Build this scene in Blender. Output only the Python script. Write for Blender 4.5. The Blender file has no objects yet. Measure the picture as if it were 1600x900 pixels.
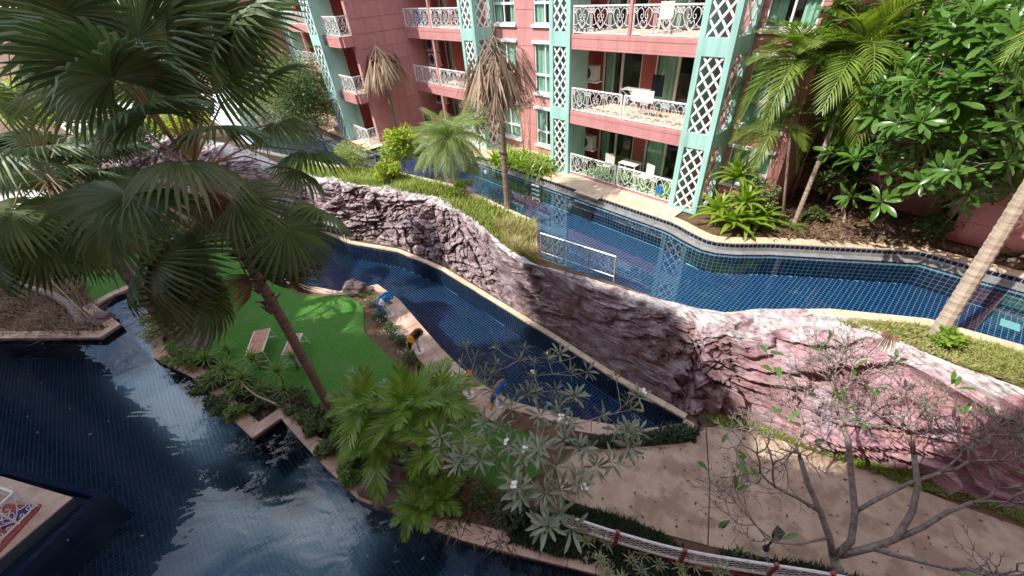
import bpy, math, random
import numpy as np
from mathutils import Vector, Matrix, noise
from mathutils.geometry import delaunay_2d_cdt
random.seed(7)
R = math.radians
SC = bpy.context.scene
COL = SC.collection

# ---------------------------------------------------------------- camera
FPX = 631.0; CZ = 7.82                      # focal length in photo pixels, camera height over the pool deck
dn = np.array([70., 815., FPX]); dn /= np.linalg.norm(dn)
fh = np.array([0, 0, 1.]) - dn * dn[2]; fh /= np.linalg.norm(fh)
rt = np.cross(dn, fh)
cam = bpy.data.objects.new('camera', bpy.data.cameras.new('camera')); COL.objects.link(cam)
def _w(v): return Vector((float(v @ rt), float(v @ fh), float(-(v @ dn))))
cx, cy, cz_ = _w(np.array([1., 0, 0])), _w(np.array([0, -1., 0])), _w(np.array([0, 0, -1.]))
cam.matrix_world = Matrix(((cx.x, cy.x, cz_.x, 0), (cx.y, cy.y, cz_.y, 0), (cx.z, cy.z, cz_.z, CZ), (0, 0, 0, 1)))
cam.data.sensor_width = 36; cam.data.lens = FPX / 1600 * 36; cam.data.clip_end = 2000; cam.data.clip_start = .05
SC.camera = cam

# ---------------------------------------------------------------- sky, sun, exposure
SUN_EL = R(48); SH = Vector((.953, .302, 0)).normalized()      # the way shadows run over the ground
W = bpy.data.worlds.new('World'); SC.world = W; W.use_nodes = True
wn = W.node_tree; wn.nodes.clear()
o = wn.nodes.new('ShaderNodeOutputWorld'); bg = wn.nodes.new('ShaderNodeBackground'); bg.inputs[1].default_value = .15
sk = wn.nodes.new('ShaderNodeTexSky'); sk.sky_type = 'NISHITA'; sk.sun_disc = False
sk.sun_elevation = SUN_EL; sk.sun_rotation = math.atan2(-SH.x, -SH.y); sk.air_density = 1.0; sk.dust_density = .6
tc = wn.nodes.new('ShaderNodeTexCoord'); nz = wn.nodes.new('ShaderNodeTexNoise')
nz.inputs['Scale'].default_value = 2.6; nz.inputs['Detail'].default_value = 9; nz.inputs['Roughness'].default_value = .58
nz.inputs['Distortion'].default_value = .5
cr = wn.nodes.new('ShaderNodeValToRGB'); cr.color_ramp.elements[0].position = .46; cr.color_ramp.elements[1].position = .72
mx = wn.nodes.new('ShaderNodeMixRGB'); mx.inputs[2].default_value = (17, 17.2, 17.8, 1)
mpn = wn.nodes.new('ShaderNodeMapping'); mpn.inputs['Location'].default_value = (5, 1, 3)
wn.links.new(tc.outputs['Generated'], mpn.inputs[0]); wn.links.new(mpn.outputs[0], nz.inputs['Vector']); wn.links.new(nz.outputs['Fac'], cr.inputs[0])
wn.links.new(cr.outputs[0], mx.inputs[0]); wn.links.new(sk.outputs[0], mx.inputs[1])
wn.links.new(mx.outputs[0], bg.inputs[0]); wn.links.new(bg.outputs[0], o.inputs[0])
sun = bpy.data.objects.new('sun', bpy.data.lights.new('sun', 'SUN')); COL.objects.link(sun)
sun.data.energy = 2.5; sun.data.angle = R(.5); sun.data.color = (1, .95, .87)
sdir = Vector((SH.x * math.cos(SUN_EL), SH.y * math.cos(SUN_EL), -math.sin(SUN_EL)))
sun.rotation_euler = sdir.to_track_quat('-Z', 'Y').to_euler()
SC.view_settings.view_transform = 'Standard'; SC.view_settings.look = 'None'; SC.view_settings.exposure = 1.24
SC.render.engine = 'CYCLES'; SC.cycles.transparent_max_bounces = 24; SC.cycles.max_bounces = 8

# ---------------------------------------------------------------- where a photo pixel meets a level of the place
def ray(x, y):
    d = np.array([x - 800, y - 450, FPX]); return np.array([d @ rt, d @ fh, -(d @ dn)])
def G(x, y, z=0.):
    r = ray(x, y); t = (z - CZ) / r[2]; return Vector((r[0] * t, r[1] * t, z))
def Hh(x, y, X, Y):
    r = ray(x, y); t = math.hypot(X, Y) / math.hypot(r[0], r[1]); return CZ + r[2] * t
def at_dist(x, y, D):
    r = ray(x, y); r = r / np.linalg.norm(r); return Vector((r[0] * D, r[1] * D, CZ + r[2] * D))
def on_ball(x, y, C, rad, near=True):
    r = ray(x, y); r = Vector(r / np.linalg.norm(r)); O = Vector((0, 0, CZ)); oc = C - O; b = oc.dot(r)
    d2 = oc.length_squared - b * b
    if d2 >= rad * rad: return O + r * b
    k = math.sqrt(rad * rad - d2); return O + r * (b - k if near else b + k)

# ---------------------------------------------------------------- building bricks
def tag(ob, label=None, cat=None, group=None, kind=None):
    if label: ob['label'] = label
    if cat: ob['category'] = cat
    if group: ob['group'] = group
    if kind: ob['kind'] = kind
    return ob
def empty(name, loc=(0, 0, 0), rz=0, label=None, cat=None, group=None, kind=None):
    e = bpy.data.objects.new(name, None); COL.objects.link(e); e.location = loc; e.rotation_euler = (0, 0, rz)
    e.empty_display_size = .2
    return tag(e, label, cat, group, kind)
def inst(name, mesh, parent=None, mat=None, **k):
    ob = bpy.data.objects.new(name, mesh); COL.objects.link(ob)
    if parent: ob.parent = parent
    if mat is not None: ob.matrix_basis = mat
    return tag(ob, **k)
class MB:
    def __init__(s): s.v = []; s.f = []
    def add(s, vs, fs):
        n = len(s.v); s.v += [tuple(v) for v in vs]; s.f += [tuple(i + n for i in f) for f in fs]; return s
    def box(s, x0, x1, y0, y1, z0, z1):
        return s.add([(x0, y0, z0), (x1, y0, z0), (x1, y1, z0), (x0, y1, z0), (x0, y0, z1), (x1, y0, z1), (x1, y1, z1), (x0, y1, z1)],
                     [(0, 3, 2, 1), (4, 5, 6, 7), (0, 1, 5, 4), (1, 2, 6, 5), (2, 3, 7, 6), (3, 0, 4, 7)])
    def bbox(s, x0, x1, y0, y1, z0, z1, b=.01):      # box with its edges taken off
        vs = []; 
        for sx, x in ((1, x0), (-1, x1)):
            for sy, y in ((1, y0), (-1, y1)):
                for sz, z in ((1, z0), (-1, z1)):
                    vs += [(x, y + sy * b, z + sz * b), (x + sx * b, y, z + sz * b), (x + sx * b, y + sy * b, z)]
        def I(i, j, k, a): return ((i * 2 + j) * 2 + k) * 3 + a
        fs = []
        for i in (0, 1): fs.append([I(i, 0, 0, 0), I(i, 0, 1, 0), I(i, 1, 1, 0), I(i, 1, 0, 0)])
        for j in (0, 1): fs.append([I(0, j, 0, 1), I(1, j, 0, 1), I(1, j, 1, 1), I(0, j, 1, 1)])
        for k in (0, 1): fs.append([I(0, 0, k, 2), I(0, 1, k, 2), I(1, 1, k, 2), I(1, 0, k, 2)])
        for j in (0, 1):
            for k in (0, 1): fs.append([I(0, j, k, 1), I(1, j, k, 1), I(1, j, k, 2), I(0, j, k, 2)])
        for i in (0, 1):
            for k in (0, 1): fs.append([I(i, 0, k, 0), I(i, 1, k, 0), I(i, 1, k, 2), I(i, 0, k, 2)])
            for j in (0, 1): fs.append([I(i, j, 0, 0), I(i, j, 1, 0), I(i, j, 1, 1), I(i, j, 0, 1)])
        for i in (0, 1):
            for j in (0, 1):
                for k in (0, 1): fs.append([I(i, j, k, 0), I(i, j, k, 1), I(i, j, k, 2)])
        return s.add(vs, fs)
    def prism(s, poly, z0, z1):
        n = len(poly); vs = [(p[0], p[1], z0) for p in poly] + [(p[0], p[1], z1) for p in poly]
        ar = sum(poly[i][0] * poly[(i + 1) % n][1] - poly[(i + 1) % n][0] * poly[i][1] for i in range(n))
        idx = list(range(n)) if ar > 0 else list(range(n))[::-1]
        fs = [[i + n for i in idx], idx[::-1]]
        for k in range(n):
            a, b = idx[k], idx[(k + 1) % n]; fs.append([a, b, b + n, a + n])
        return s.add(vs, fs)
    def tube(s, pts, rad, n=6, cap=True, flat=1.0):
        pts = [Vector(p) for p in pts]; m = len(pts)
        if not hasattr(rad, '__len__'): rad = [rad] * m
        up = None; vs = []
        for i, p in enumerate(pts):
            d = (pts[min(i + 1, m - 1)] - pts[max(i - 1, 0)]); d = d.normalized() if d.length > 1e-9 else Vector((0, 0, 1))
            if up is None: up = Vector((0, 0, 1)) if abs(d.z) < .9 else Vector((1, 0, 0))
            a = d.cross(up); a = a.normalized() if a.length > 1e-6 else d.orthogonal().normalized()
            b = a.cross(d).normalized(); up = b
            for k in range(n):
                t = 2 * math.pi * (k + .5) / n
                vs.append(p + a * (math.cos(t) * rad[i]) + b * (math.sin(t) * rad[i] * flat))
        fs = []
        for i in range(m - 1):
            for k in range(n):
                k2 = (k + 1) % n; fs.append([i * n + k, i * n + k2, (i + 1) * n + k2, (i + 1) * n + k])
        if cap: fs.append(list(range(n))[::-1]); fs.append([(m - 1) * n + k for k in range(n)])
        return s.add(vs, fs)
    def bar(s, a, b, r, n=4): return s.tube([a, b], r, n)
    def ball(s, c, rx, ry=None, rz=None, nu=10, nv=6):
        ry = ry or rx; rz = rz or rx; c = Vector(c); vs = []
        for j in range(nv + 1):
            ph = math.pi * j / nv
            for i in range(nu):
                th = 2 * math.pi * i / nu
                vs.append((c.x + rx * math.sin(ph) * math.cos(th), c.y + ry * math.sin(ph) * math.sin(th), c.z + rz * math.cos(ph)))
        fs = [[j * nu + i, (j + 1) * nu + i, (j + 1) * nu + (i + 1) % nu, j * nu + (i + 1) % nu] for j in range(nv) for i in range(nu)]
        return s.add(vs, fs)
    def mesh(s, name, mat, smooth=False):
        me = bpy.data.meshes.new(name); me.from_pydata(s.v, [], s.f)
        if mat: me.materials.append(mat)
        if smooth: me.polygons.foreach_set('use_smooth', [True] * len(me.polygons))
        me.update(); return me
    def build(s, name, mat, parent=None, smooth=False, **k):
        return inst(name, s.mesh(name, mat, smooth), parent, None, **k)

# ---------------------------------------------------------------- materials
def nodes(name):
    m = bpy.data.materials.new(name); m.use_nodes = True; nt = m.node_tree; nt.nodes.clear()
    out = nt.nodes.new('ShaderNodeOutputMaterial'); return m, nt, out
def N(nt, t, **k):
    n = nt.nodes.new(t)
    for a, b in k.items():
        if a.startswith('_'): setattr(n, a[1:], b)
        else: n.inputs[a.replace('__', ' ')].default_value = b
    return n
def c4(c): return (c[0], c[1], c[2], 1)
def mat(name, c1, c2=None, rough=.7, sc=3., bump=0., bsc=None, det=6, coat=0, metal=0, lo=.35, hi=.65, c3=None, sc3=.6, c3lo=.5, c3hi=.7, coord='Object', rnd=0, stretch=None, spec=.5, streak=0):
    m, nt, out = nodes(name); L = nt.links.new
    p = N(nt, 'ShaderNodeBsdfPrincipled', Roughness=rough, Metallic=metal); p.inputs['Specular IOR Level'].default_value = spec
    L(p.outputs[0], out.inputs[0])
    if coord == 'World': v = N(nt, 'ShaderNodeNewGeometry').outputs['Position']
    else: v = N(nt, 'ShaderNodeTexCoord').outputs['Object']
    if stretch:
        mp = N(nt, 'ShaderNodeMapping'); mp.inputs['Scale'].default_value = stretch; L(v, mp.inputs[0]); v = mp.outputs[0]
    def noi(s_, d=det):
        n = N(nt, 'ShaderNodeTexNoise', Scale=s_, Detail=d, Roughness=.6); L(v, n.inputs['Vector']); return n.outputs['Fac']
    col = None
    if c2:
        r = N(nt, 'ShaderNodeValToRGB'); e = r.color_ramp.elements; e[0].position = lo; e[1].position = hi
        e[0].color = c4(c1); e[1].color = c4(c2); L(noi(sc), r.inputs[0]); col = r.outputs[0]
    if c3:
        r = N(nt, 'ShaderNodeValToRGB'); e = r.color_ramp.elements; e[0].position = c3lo; e[1].position = c3hi
        L(noi(sc3), r.inputs[0]); x = N(nt, 'ShaderNodeMixRGB'); L(r.outputs[0], x.inputs[0]); L(col, x.inputs[1]); x.inputs[2].default_value = c4(c3); col = x.outputs[0]
    if streak:      # rain streaks running down
        mp2 = N(nt, 'ShaderNodeMapping'); mp2.inputs['Scale'].default_value = (1, 1, .07); L(v, mp2.inputs[0]); n2 = N(nt, 'ShaderNodeTexNoise', Scale=5, Detail=7, Roughness=.65); L(mp2.outputs[0], n2.inputs['Vector'])
        r2 = N(nt, 'ShaderNodeValToRGB'); e2 = r2.color_ramp.elements; e2[0].position = .48; e2[1].position = .72; e2[1].color = (streak * 2, streak * 2, streak * 2, 1); L(n2.outputs['Fac'], r2.inputs[0])
        x2 = N(nt, 'ShaderNodeMixRGB'); L(r2.outputs[0], x2.inputs[0]); L(col, x2.inputs[1]); x2.inputs[2].default_value = c4([q * .55 for q in c1]); col = x2.outputs[0]
    if rnd:
        oi = N(nt, 'ShaderNodeObjectInfo'); h = N(nt, 'ShaderNodeHueSaturation')
        mr = N(nt, 'ShaderNodeMapRange'); mr.inputs[3].default_value = 1 - rnd; mr.inputs[4].default_value = 1 + rnd
        L(oi.outputs['Random'], mr.inputs[0]); L(mr.outputs[0], h.inputs['Value'])
        if col: L(col, h.inputs['Color'])
        else: h.inputs['Color'].default_value = c4(c1)
        col = h.outputs[0]
    if col: L(col, p.inputs['Base Color'])
    else: p.inputs['Base Color'].default_value = c4(c1)
    if bump:
        b = N(nt, 'ShaderNodeBump', Strength=min(1, bump), Distance=.02); L(noi(bsc or sc * 4), b.inputs['Height']); L(b.outputs[0], p.inputs['Normal'])
    return m
def leafmat(name, c1, c2, rough=.45, tr=.3, tip=None, obj=.25, spec=.5):
    """leaf: colour differs leaf by leaf; some light passes through"""
    m, nt, out = nodes(name); L = nt.links.new
    g = N(nt, 'ShaderNodeNewGeometry'); oi = N(nt, 'ShaderNodeObjectInfo')
    r = N(nt, 'ShaderNodeValToRGB'); e = r.color_ramp.elements; e[0].color = c4(c1); e[1].color = c4(c2); e[0].position = .1; e[1].position = .95
    if tip: k = e.new(.985); k.color = c4(tip); e[2].position = .955 if False else e[2].position
    a = N(nt, 'ShaderNodeMath', _operation='MULTIPLY_ADD'); a.inputs[1].default_value = 1 - obj; b = N(nt, 'ShaderNodeMath', _operation='MULTIPLY'); b.inputs[1].default_value = obj
    L(g.outputs['Random Per Island'], a.inputs[0]); L(oi.outputs['Random'], b.inputs[0]); L(b.outputs[0], a.inputs[2]); L(a.outputs[0], r.inputs[0])
    p = N(nt, 'ShaderNodeBsdfPrincipled', Roughness=rough); p.inputs['Specular IOR Level'].default_value = spec
    t = N(nt, 'ShaderNodeBsdfTranslucent'); mxs = N(nt, 'ShaderNodeMixShader', Fac=tr)
    h = N(nt, 'ShaderNodeHueSaturation', Saturation=1.15, Value=1.6); L(r.outputs[0], h.inputs['Color'])
    L(r.outputs[0], p.inputs['Base Color']); L(h.outputs[0], t.inputs[0]); L(p.outputs[0], mxs.inputs[1]); L(t.outputs[0], mxs.inputs[2]); L(mxs.outputs[0], out.inputs[0])
    return m
def tilemat(name, c1, c2, rough=.15, coat=.5):
    m, nt, out = nodes(name); L = nt.links.new
    g = N(nt, 'ShaderNodeNewGeometry'); r = N(nt, 'ShaderNodeValToRGB'); e = r.color_ramp.elements; e[0].color = c4(c1); e[1].color = c4(c2)
    L(g.outputs['Random Per Island'], r.inputs[0]); p = N(nt, 'ShaderNodeBsdfPrincipled', Roughness=rough); L(r.outputs[0], p.inputs['Base Color']); L(p.outputs[0], out.inputs[0])
    return m
def thin(nt, g, ior):
    """the same reflectance seen from either side of a thin surface"""
    m = N(nt, 'ShaderNodeMapRange'); m.inputs[3].default_value = ior; m.inputs[4].default_value = 1 / ior; nt.links.new(g.outputs['Backfacing'], m.inputs[0]); return m.outputs[0]
def watermat(name, tint, sc, strength, ior=1.4, gain=1.0, dist=.02, warp=.0):
    m, nt, out = nodes(name); L = nt.links.new
    t = N(nt, 'ShaderNodeBsdfTransparent'); t.inputs[0].default_value = c4(tint)
    gl = N(nt, 'ShaderNodeBsdfGlossy', Roughness=.0); gl.inputs[0].default_value = (1, 1, 1, 1)
    g = N(nt, 'ShaderNodeNewGeometry'); n = N(nt, 'ShaderNodeTexNoise', Scale=sc, Detail=2.5, Roughness=.5, Distortion=.8)
    mp = N(nt, 'ShaderNodeMapping'); mp.inputs['Rotation'].default_value = (0, 0, R(35)); mp.inputs['Scale'].default_value = (1, 2.0, 1)
    L(g.outputs['Position'], mp.inputs[0]); L(mp.outputs[0], n.inputs['Vector'])
    b = N(nt, 'ShaderNodeBump', Strength=strength, Distance=dist); L(n.outputs['Fac'], b.inputs['Height'])
    f = N(nt, 'ShaderNodeFresnel'); L(thin(nt, g, ior), f.inputs['IOR']); L(b.outputs[0], f.inputs['Normal']); L(b.outputs[0], gl.inputs['Normal'])
    k = N(nt, 'ShaderNodeMath', _operation='MULTIPLY'); k.inputs[1].default_value = gain; k.use_clamp = True; L(f.outputs[0], k.inputs[0])
    x = N(nt, 'ShaderNodeMixShader'); L(k.outputs[0], x.inputs[0]); L(t.outputs[0], x.inputs[1]); L(gl.outputs[0], x.inputs[2]); L(x.outputs[0], out.inputs[0])
    return m
def glassmat(name, tint=(.93, .97, .95)):
    m, nt, out = nodes(name); L = nt.links.new
    t = N(nt, 'ShaderNodeBsdfTransparent'); t.inputs[0].default_value = c4(tint); gl = N(nt, 'ShaderNodeBsdfGlossy', Roughness=.02)
    f = N(nt, 'ShaderNodeFresnel'); L(thin(nt, N(nt, 'ShaderNodeNewGeometry'), 1.45), f.inputs['IOR']); x = N(nt, 'ShaderNodeMixShader'); L(f.outputs[0], x.inputs[0]); L(t.outputs[0], x.inputs[1]); L(gl.outputs[0], x.inputs[2]); L(x.outputs[0], out.inputs[0])
    return m
M = dict(
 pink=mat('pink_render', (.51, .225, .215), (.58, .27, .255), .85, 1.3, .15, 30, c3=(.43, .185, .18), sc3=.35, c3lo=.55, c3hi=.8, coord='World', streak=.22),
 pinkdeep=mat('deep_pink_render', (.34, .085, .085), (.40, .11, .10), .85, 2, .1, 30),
 teal=mat('teal_paint', (.32, .56, .50), (.38, .63, .56), .7, 1.2, .1, 25, c3=(.27, .47, .42), sc3=.8, c3lo=.55, c3hi=.85, coord='World', streak=.28),
 white=mat('white_paint', (.76, .76, .74), (.82, .82, .8), .5, 6),
 cream=mat('cream_frame', (.70, .67, .60), (.76, .74, .68), .5, 6),
 curtain=mat('green_curtain', (.30, .52, .42), (.50, .70, .60), .9, 14, stretch=(1, 1, .05), lo=.4, hi=.6),
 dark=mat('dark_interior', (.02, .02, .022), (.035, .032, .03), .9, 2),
 room=mat('room_wall', (.16, .13, .11), (.22, .18, .15), .9, 2),
 ac=mat('ac_casing', (.55, .54, .5), (.62, .61, .57), .6, 4), acdark=mat('ac_fan', (.03, .03, .03), None, .6),
 deck=mat('deck_stone', (.62, .48, .32), (.74, .61, .45), .8, 2.2, .25, 18, c3=(.55, .40, .27), sc3=.7, coord='World'),
 coping=mat('coping_stone', (.48, .33, .235), (.64, .48, .36), .75, 2.4, .3, 14, c3=(.40, .26, .18), sc3=.9, coord='World', rnd=.1),
 gutter=mat('gutter_stone', (.20, .20, .20), (.30, .30, .29), .7, 4, .3, 20, coord='World'),
 grout=mat('grout', (.15, .30, .38), (.22, .38, .46), .7, 6, coord='World'),
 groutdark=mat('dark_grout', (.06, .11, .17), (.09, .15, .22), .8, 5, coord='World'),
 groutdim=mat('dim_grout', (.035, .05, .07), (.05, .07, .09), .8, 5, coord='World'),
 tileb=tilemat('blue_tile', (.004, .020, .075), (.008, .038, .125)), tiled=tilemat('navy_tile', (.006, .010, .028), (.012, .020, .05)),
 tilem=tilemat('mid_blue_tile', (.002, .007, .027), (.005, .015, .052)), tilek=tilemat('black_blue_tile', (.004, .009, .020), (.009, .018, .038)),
 watera=watermat('clear_water', (.72, .90, .97), 1.3, .09, 1.33, 2.0), waterb=watermat('lower_water', (.72, .88, .95), 2.0, .2, 1.33, .8),
 waterc=watermat('dark_water', (.62, .80, .90), .62, .38, 1.33, .95, .05),
 lawn=mat('artificial_turf', (.040, .145, .022), (.105, .29, .05), .95, 38, 1., 160, det=9, c3=(.12, .215, .06), sc3=1.1, c3lo=.45, c3hi=.75, coord='World', spec=.1),
 soil=mat('soil', (.10, .06, .035), (.20, .13, .08), .95, 3, .9, 25, c3=(.14, .10, .06), sc3=.8, coord='World', spec=.1),
 path=mat('stained_concrete', (.44, .31, .21), (.60, .46, .335), .85, 2.2, .3, 60, det=12, c3=(.36, .255, .17), sc3=1.4, c3lo=.49, c3hi=.60, coord='World'),
 trunk=mat('palm_bark', (.15, .11, .08), (.30, .24, .18), .9, 2, .9, 8, stretch=(1, 1, 9), coord='World'),
 trunkl=mat('pale_palm_bark', (.30, .23, .17), (.50, .40, .31), .85, 2.5, 1., 7, stretch=(.6, .6, 9), coord='World'),
 bark=mat('grey_bark', (.16, .13, .105), (.33, .285, .24), .85, 9, .6, 40), boot=mat('leaf_base_fibre', (.07, .045, .035), (.22, .15, .12), .95, 9, .5),
 barkp=mat('pale_bark', (.30, .25, .17), (.42, .37, .26), .8, 9, .4, 40),
 fan=leafmat('fan_palm_leaf', (.050, .095, .032), (.185, .245, .090), .46, .34, obj=.5), petiole=mat('petiole', (.22, .13, .05), (.32, .22, .09), .5, 5),
 fandead=leafmat('dead_palm_leaf', (.15, .065, .035), (.32, .19, .11), .8, .1), litter=leafmat('brown_litter', (.09, .055, .03), (.30, .20, .12), .9, .05), fine=leafmat('fine_palm_leaf', (.14, .22, .05), (.34, .42, .14), .5, .35), yucc=leafmat('tuft_leaf', (.08, .17, .03), (.24, .36, .08), .45, .35),
 straw=leafmat('straw', (.17, .105, .06), (.56, .43, .30), .85, .12, obj=.1),
 areca=leafmat('areca_leaf', (.09, .16, .02), (.27, .36, .07), .4, .35), arecad=leafmat('shade_palm_leaf', (.08, .19, .02), (.26, .40, .06), .32, .34),
 gold=leafmat('golden_leaf', (.42, .20, .03), (.62, .42, .06), .5, .35), frangi=leafmat('frangipani_leaf', (.045, .125, .022), (.14, .27, .05), .28, .28),
 frangig=leafmat('grey_frangipani_leaf', (.12, .155, .09), (.30, .34, .22), .4, .2), strap=leafmat('strap_leaf', (.12, .22, .02), (.32, .44, .06), .4, .35),
 lime=leafmat('lime_leaf', (.22, .32, .03), (.50, .55, .08), .5, .4), bush=leafmat('bush_leaf', (.035, .075, .018), (.13, .19, .05), .5, .3),
 varieg=leafmat('variegated_leaf', (.16, .22, .08), (.50, .52, .30), .5, .3), grass=leafmat('grass_blade', (.17, .23, .04), (.40, .46, .12), .7, .3),
 drygrass=leafmat('dry_grass', (.34, .30, .12), (.52, .47, .24), .8, .3), hedge=leafmat('hedge_blade', (.018, .038, .018), (.06, .095, .04), .5, .2),
 brom=leafmat('bromeliad_leaf', (.22, .10, .11), (.50, .32, .30), .5, .3), brombr=leafmat('brown_bromeliad', (.16, .10, .08), (.34, .26, .20), .6, .2),
 petal=mat('petal', (.8, .8, .72), None, .5), redflower=mat('red_flower', (.6, .02, .05), None, .5),
 metal=mat('brushed_metal', (.42, .40, .38), (.5, .48, .45), .4, 8, metal=.4), steel=mat('steel', (.6, .6, .6), None, .25, metal=.9),
 black=mat('black_plastic', (.02, .02, .022), None, .5), redp=mat('red_post_paint', (.32, .055, .06), (.40, .085, .08), .6, 8),
 redfloor=mat('red_floor', (.28, .06, .06), (.34, .085, .08), .8, 2), wood=mat('table_wood', (.50, .24, .15), (.66, .36, .24), .6, 3, .2, 20, stretch=(1, 12, 1), rnd=.08),
 grey=mat('grey_paint', (.40, .41, .42), None, .4), blue=mat('blue_gloss', (.01, .16, .50), (.015, .20, .56), .25, 5), yellow=mat('yellow_gloss', (.75, .36, .015), (.8, .42, .02), .3, 5),
 blackg=mat('black_gloss', (.012, .01, .01), None, .25), orange=mat('orange_gloss', (.80, .26, .01), (.85, .33, .02), .3, 5), purple=mat('purple_cloth', (.06, .03, .16), None, .8),
 bluecloth=mat('blue_cloth', (.03, .10, .45), None, .9), redcloth=mat('red_cloth', (.5, .05, .09), None, .9), darkcloth=mat('dark_cloth', (.02, .025, .05), None, .9),
 mulch=mat('dry_litter', (.32, .21, .14), (.46, .34, .24), .9, 8), boulder=mat('boulder', (.09, .06, .06), (.22, .16, .16), .85, 2.5, 1, 9),
 roof=mat('roof_concrete', (.4, .38, .35), None, .9), glass=glassmat('window_glass'), mat_green=mat('green_mat', (.08, .20, .04), (.12, .26, .06), .9, 30),
 gravel=mat('pale_gravel', (.5, .46, .42), (.66, .62, .58), .9, 20, .5, coord='World'),
)

# ---------------------------------------------------------------- ground plan
T = Vector((.641, -.768)); NN = Vector((.768, .641)); FROT = math.atan2(-.768, .641)   # along the facade, away from it
def A2(a, d): return Vector((T.x * a + NN.x * d, T.y * a + NN.y * d))
def px2(lst, z=0.): return [Vector((G(x, y, z).x, G(x, y, z).y)) for x, y in lst]
def inside(p, poly):
    c = False; n = len(poly)
    for i in range(n):
        a, b = poly[i], poly[i - 1]
        if (a[1] > p[1]) != (b[1] > p[1]) and p[0] < (b[0] - a[0]) * (p[1] - a[1]) / (b[1] - a[1]) + a[0]: c = not c
    return c
def offset(pl, d, closed=False):
    """the polyline moved d to its left"""
    n = len(pl); out = []
    for i in range(n):
        a = pl[i - 1] if (i > 0 or closed) else None; b = pl[i]; c = pl[(i + 1) % n] if (i < n - 1 or closed) else None
        d1 = (b - a).normalized() if a is not None else (c - b).normalized(); d2 = (c - b).normalized() if c is not None else d1
        n1 = Vector((-d1.y, d1.x)); n2 = Vector((-d2.y, d2.x)); m = (n1 + n2).normalized()
        out.append(b + m * (d / max(.35, m.dot(n1))))
    return out
def sheet(name, outer, holes, z, m, **k):
    vs = list(outer); es = [(i, (i + 1) % len(outer)) for i in range(len(outer))]
    for h in holes:
        n0 = len(vs); vs += list(h); es += [(n0 + i, n0 + (i + 1) % len(h)) for i in range(len(h))]
    r = delaunay_2d_cdt([Vector((v[0], v[1])) for v in vs], es, [], 0, 1e-5)
    b = MB(); b.v = [(v.x, v.y, z) for v in r[0]]
    for f in r[2]:
        c = sum((r[0][i] for i in f), Vector((0, 0))) / len(f)
        if inside(c, outer) and not any(inside(c, h) for h in holes): b.f.append(tuple(f))
    ob = b.build(name, m, **k); return ob
def resample(pl, step):
    out = [pl[0]]; 
    for a, b in zip(pl, pl[1:]):
        L = (b - a).length; n = max(1, round(L / step)); out += [a + (b - a) * (i / n) for i in range(1, n + 1)]
    return out
def smooth(pl, it=2):
    for _ in range(it):
        q = [pl[0]]
        for a, b in zip(pl, pl[1:]): q += [a * .75 + b * .25, a * .25 + b * .75]
        pl = q + [pl[-1]]
    return pl
def stones(pl, w0, w1, z0, z1, m, parent, step=.6, name='coping_stone'):
    """single coping stones between two offsets of a line, with open joints"""
    a = offset(pl, w0); b = offset(pl, w1)
    for i in range(len(pl) - 1):
        L = (pl[i + 1] - pl[i]).length; n = max(1, round(L / step))
        for k in range(n):
            t0, t1 = k / n, (k + 1) / n; g = .008 / max(L, .01)
            t0 += g if (k or i) else 0; t1 -= g
            q = [a[i].lerp(a[i + 1], t0), a[i].lerp(a[i + 1], t1), b[i].lerp(b[i + 1], t1), b[i].lerp(b[i + 1], t0)]
            dz = random.uniform(-.003, .003)
            MB().prism(q, z0, z1 + dz).build(name, m, parent)
def tiles_floor(poly, z, s, m, parent, g=.008, ang=FROT, name='floor_tiles'):
    b = MB(); ca, sa = math.cos(ang), math.sin(ang)
    us = [p.x * ca + p.y * sa for p in poly]; vs = [-p.x * sa + p.y * ca for p in poly]
    h = s / 2 - g / 2
    for i in range(int(min(us) / s) - 1, int(max(us) / s) + 2):
        for j in range(int(min(vs) / s) - 1, int(max(vs) / s) + 2):
            u, v = i * s, j * s; x, y = u * ca - v * sa, u * sa + v * ca
            if not inside((x, y), poly): continue
            c = [(u - h, v - h), (u + h, v - h), (u + h, v + h), (u - h, v + h)]
            b.add([(p * ca - q * sa, p * sa + q * ca, z + .004) for p, q in c], [(0, 1, 2, 3)])
    return b.build(name, m, parent, kind='stuff')
def tiles_wall(pl, z0, z1, s, m, parent, side=1, g=.008, name='wall_tiles', vs_=None):
    b = MB()
    for p, q in zip(pl, pl[1:]):
        L = (q - p).length; n = max(1, round(L / s)); d = (q - p) / L; nr = Vector((-d.y, d.x)) * side * .005
        k = max(1, round((z1 - z0) / s)); hz = (z1 - z0) / k
        for i in range(n):
            for j in range(k):
                a0 = p + d * (L * i / n + g / 2) + nr; a1 = p + d * (L * (i + 1) / n - g / 2) + nr; za, zb = z0 + hz * j + g / 2, z0 + hz * (j + 1) - g / 2
                b.add([(a0.x, a0.y, za), (a1.x, a1.y, za), (a1.x, a1.y, zb), (a0.x, a0.y, zb)], [(0, 1, 2, 3)])
    return b.build(name, m, parent, kind='stuff')
def shell(name, pl, z0, z1, m, closed=True, **k):
    """pool walls and floor"""
    b = MB(); n = len(pl)
    b.add([(p[0], p[1], z0) for p in pl], [tuple(range(n))])
    for i in range(n if closed else n - 1):
        p, q = pl[i], pl[(i + 1) % n]; b.add([(p[0], p[1], z0), (q[0], q[1], z0), (q[0], q[1], z1), (p[0], p[1], z1)], [(0, 1, 2, 3)])
    return b.build(name, m, **k)

def water(pl, z, m):
    n = len(pl); ar = sum(pl[i][0] * pl[(i + 1) % n][1] - pl[(i + 1) % n][0] * pl[i][1] for i in range(n)); q = pl if ar > 0 else pl[::-1]
    w = MB(); w.add([(p.x, p.y, z) for p in q], [tuple(range(n))]); return w.build('pool_water', M[m], kind='structure')
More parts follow.
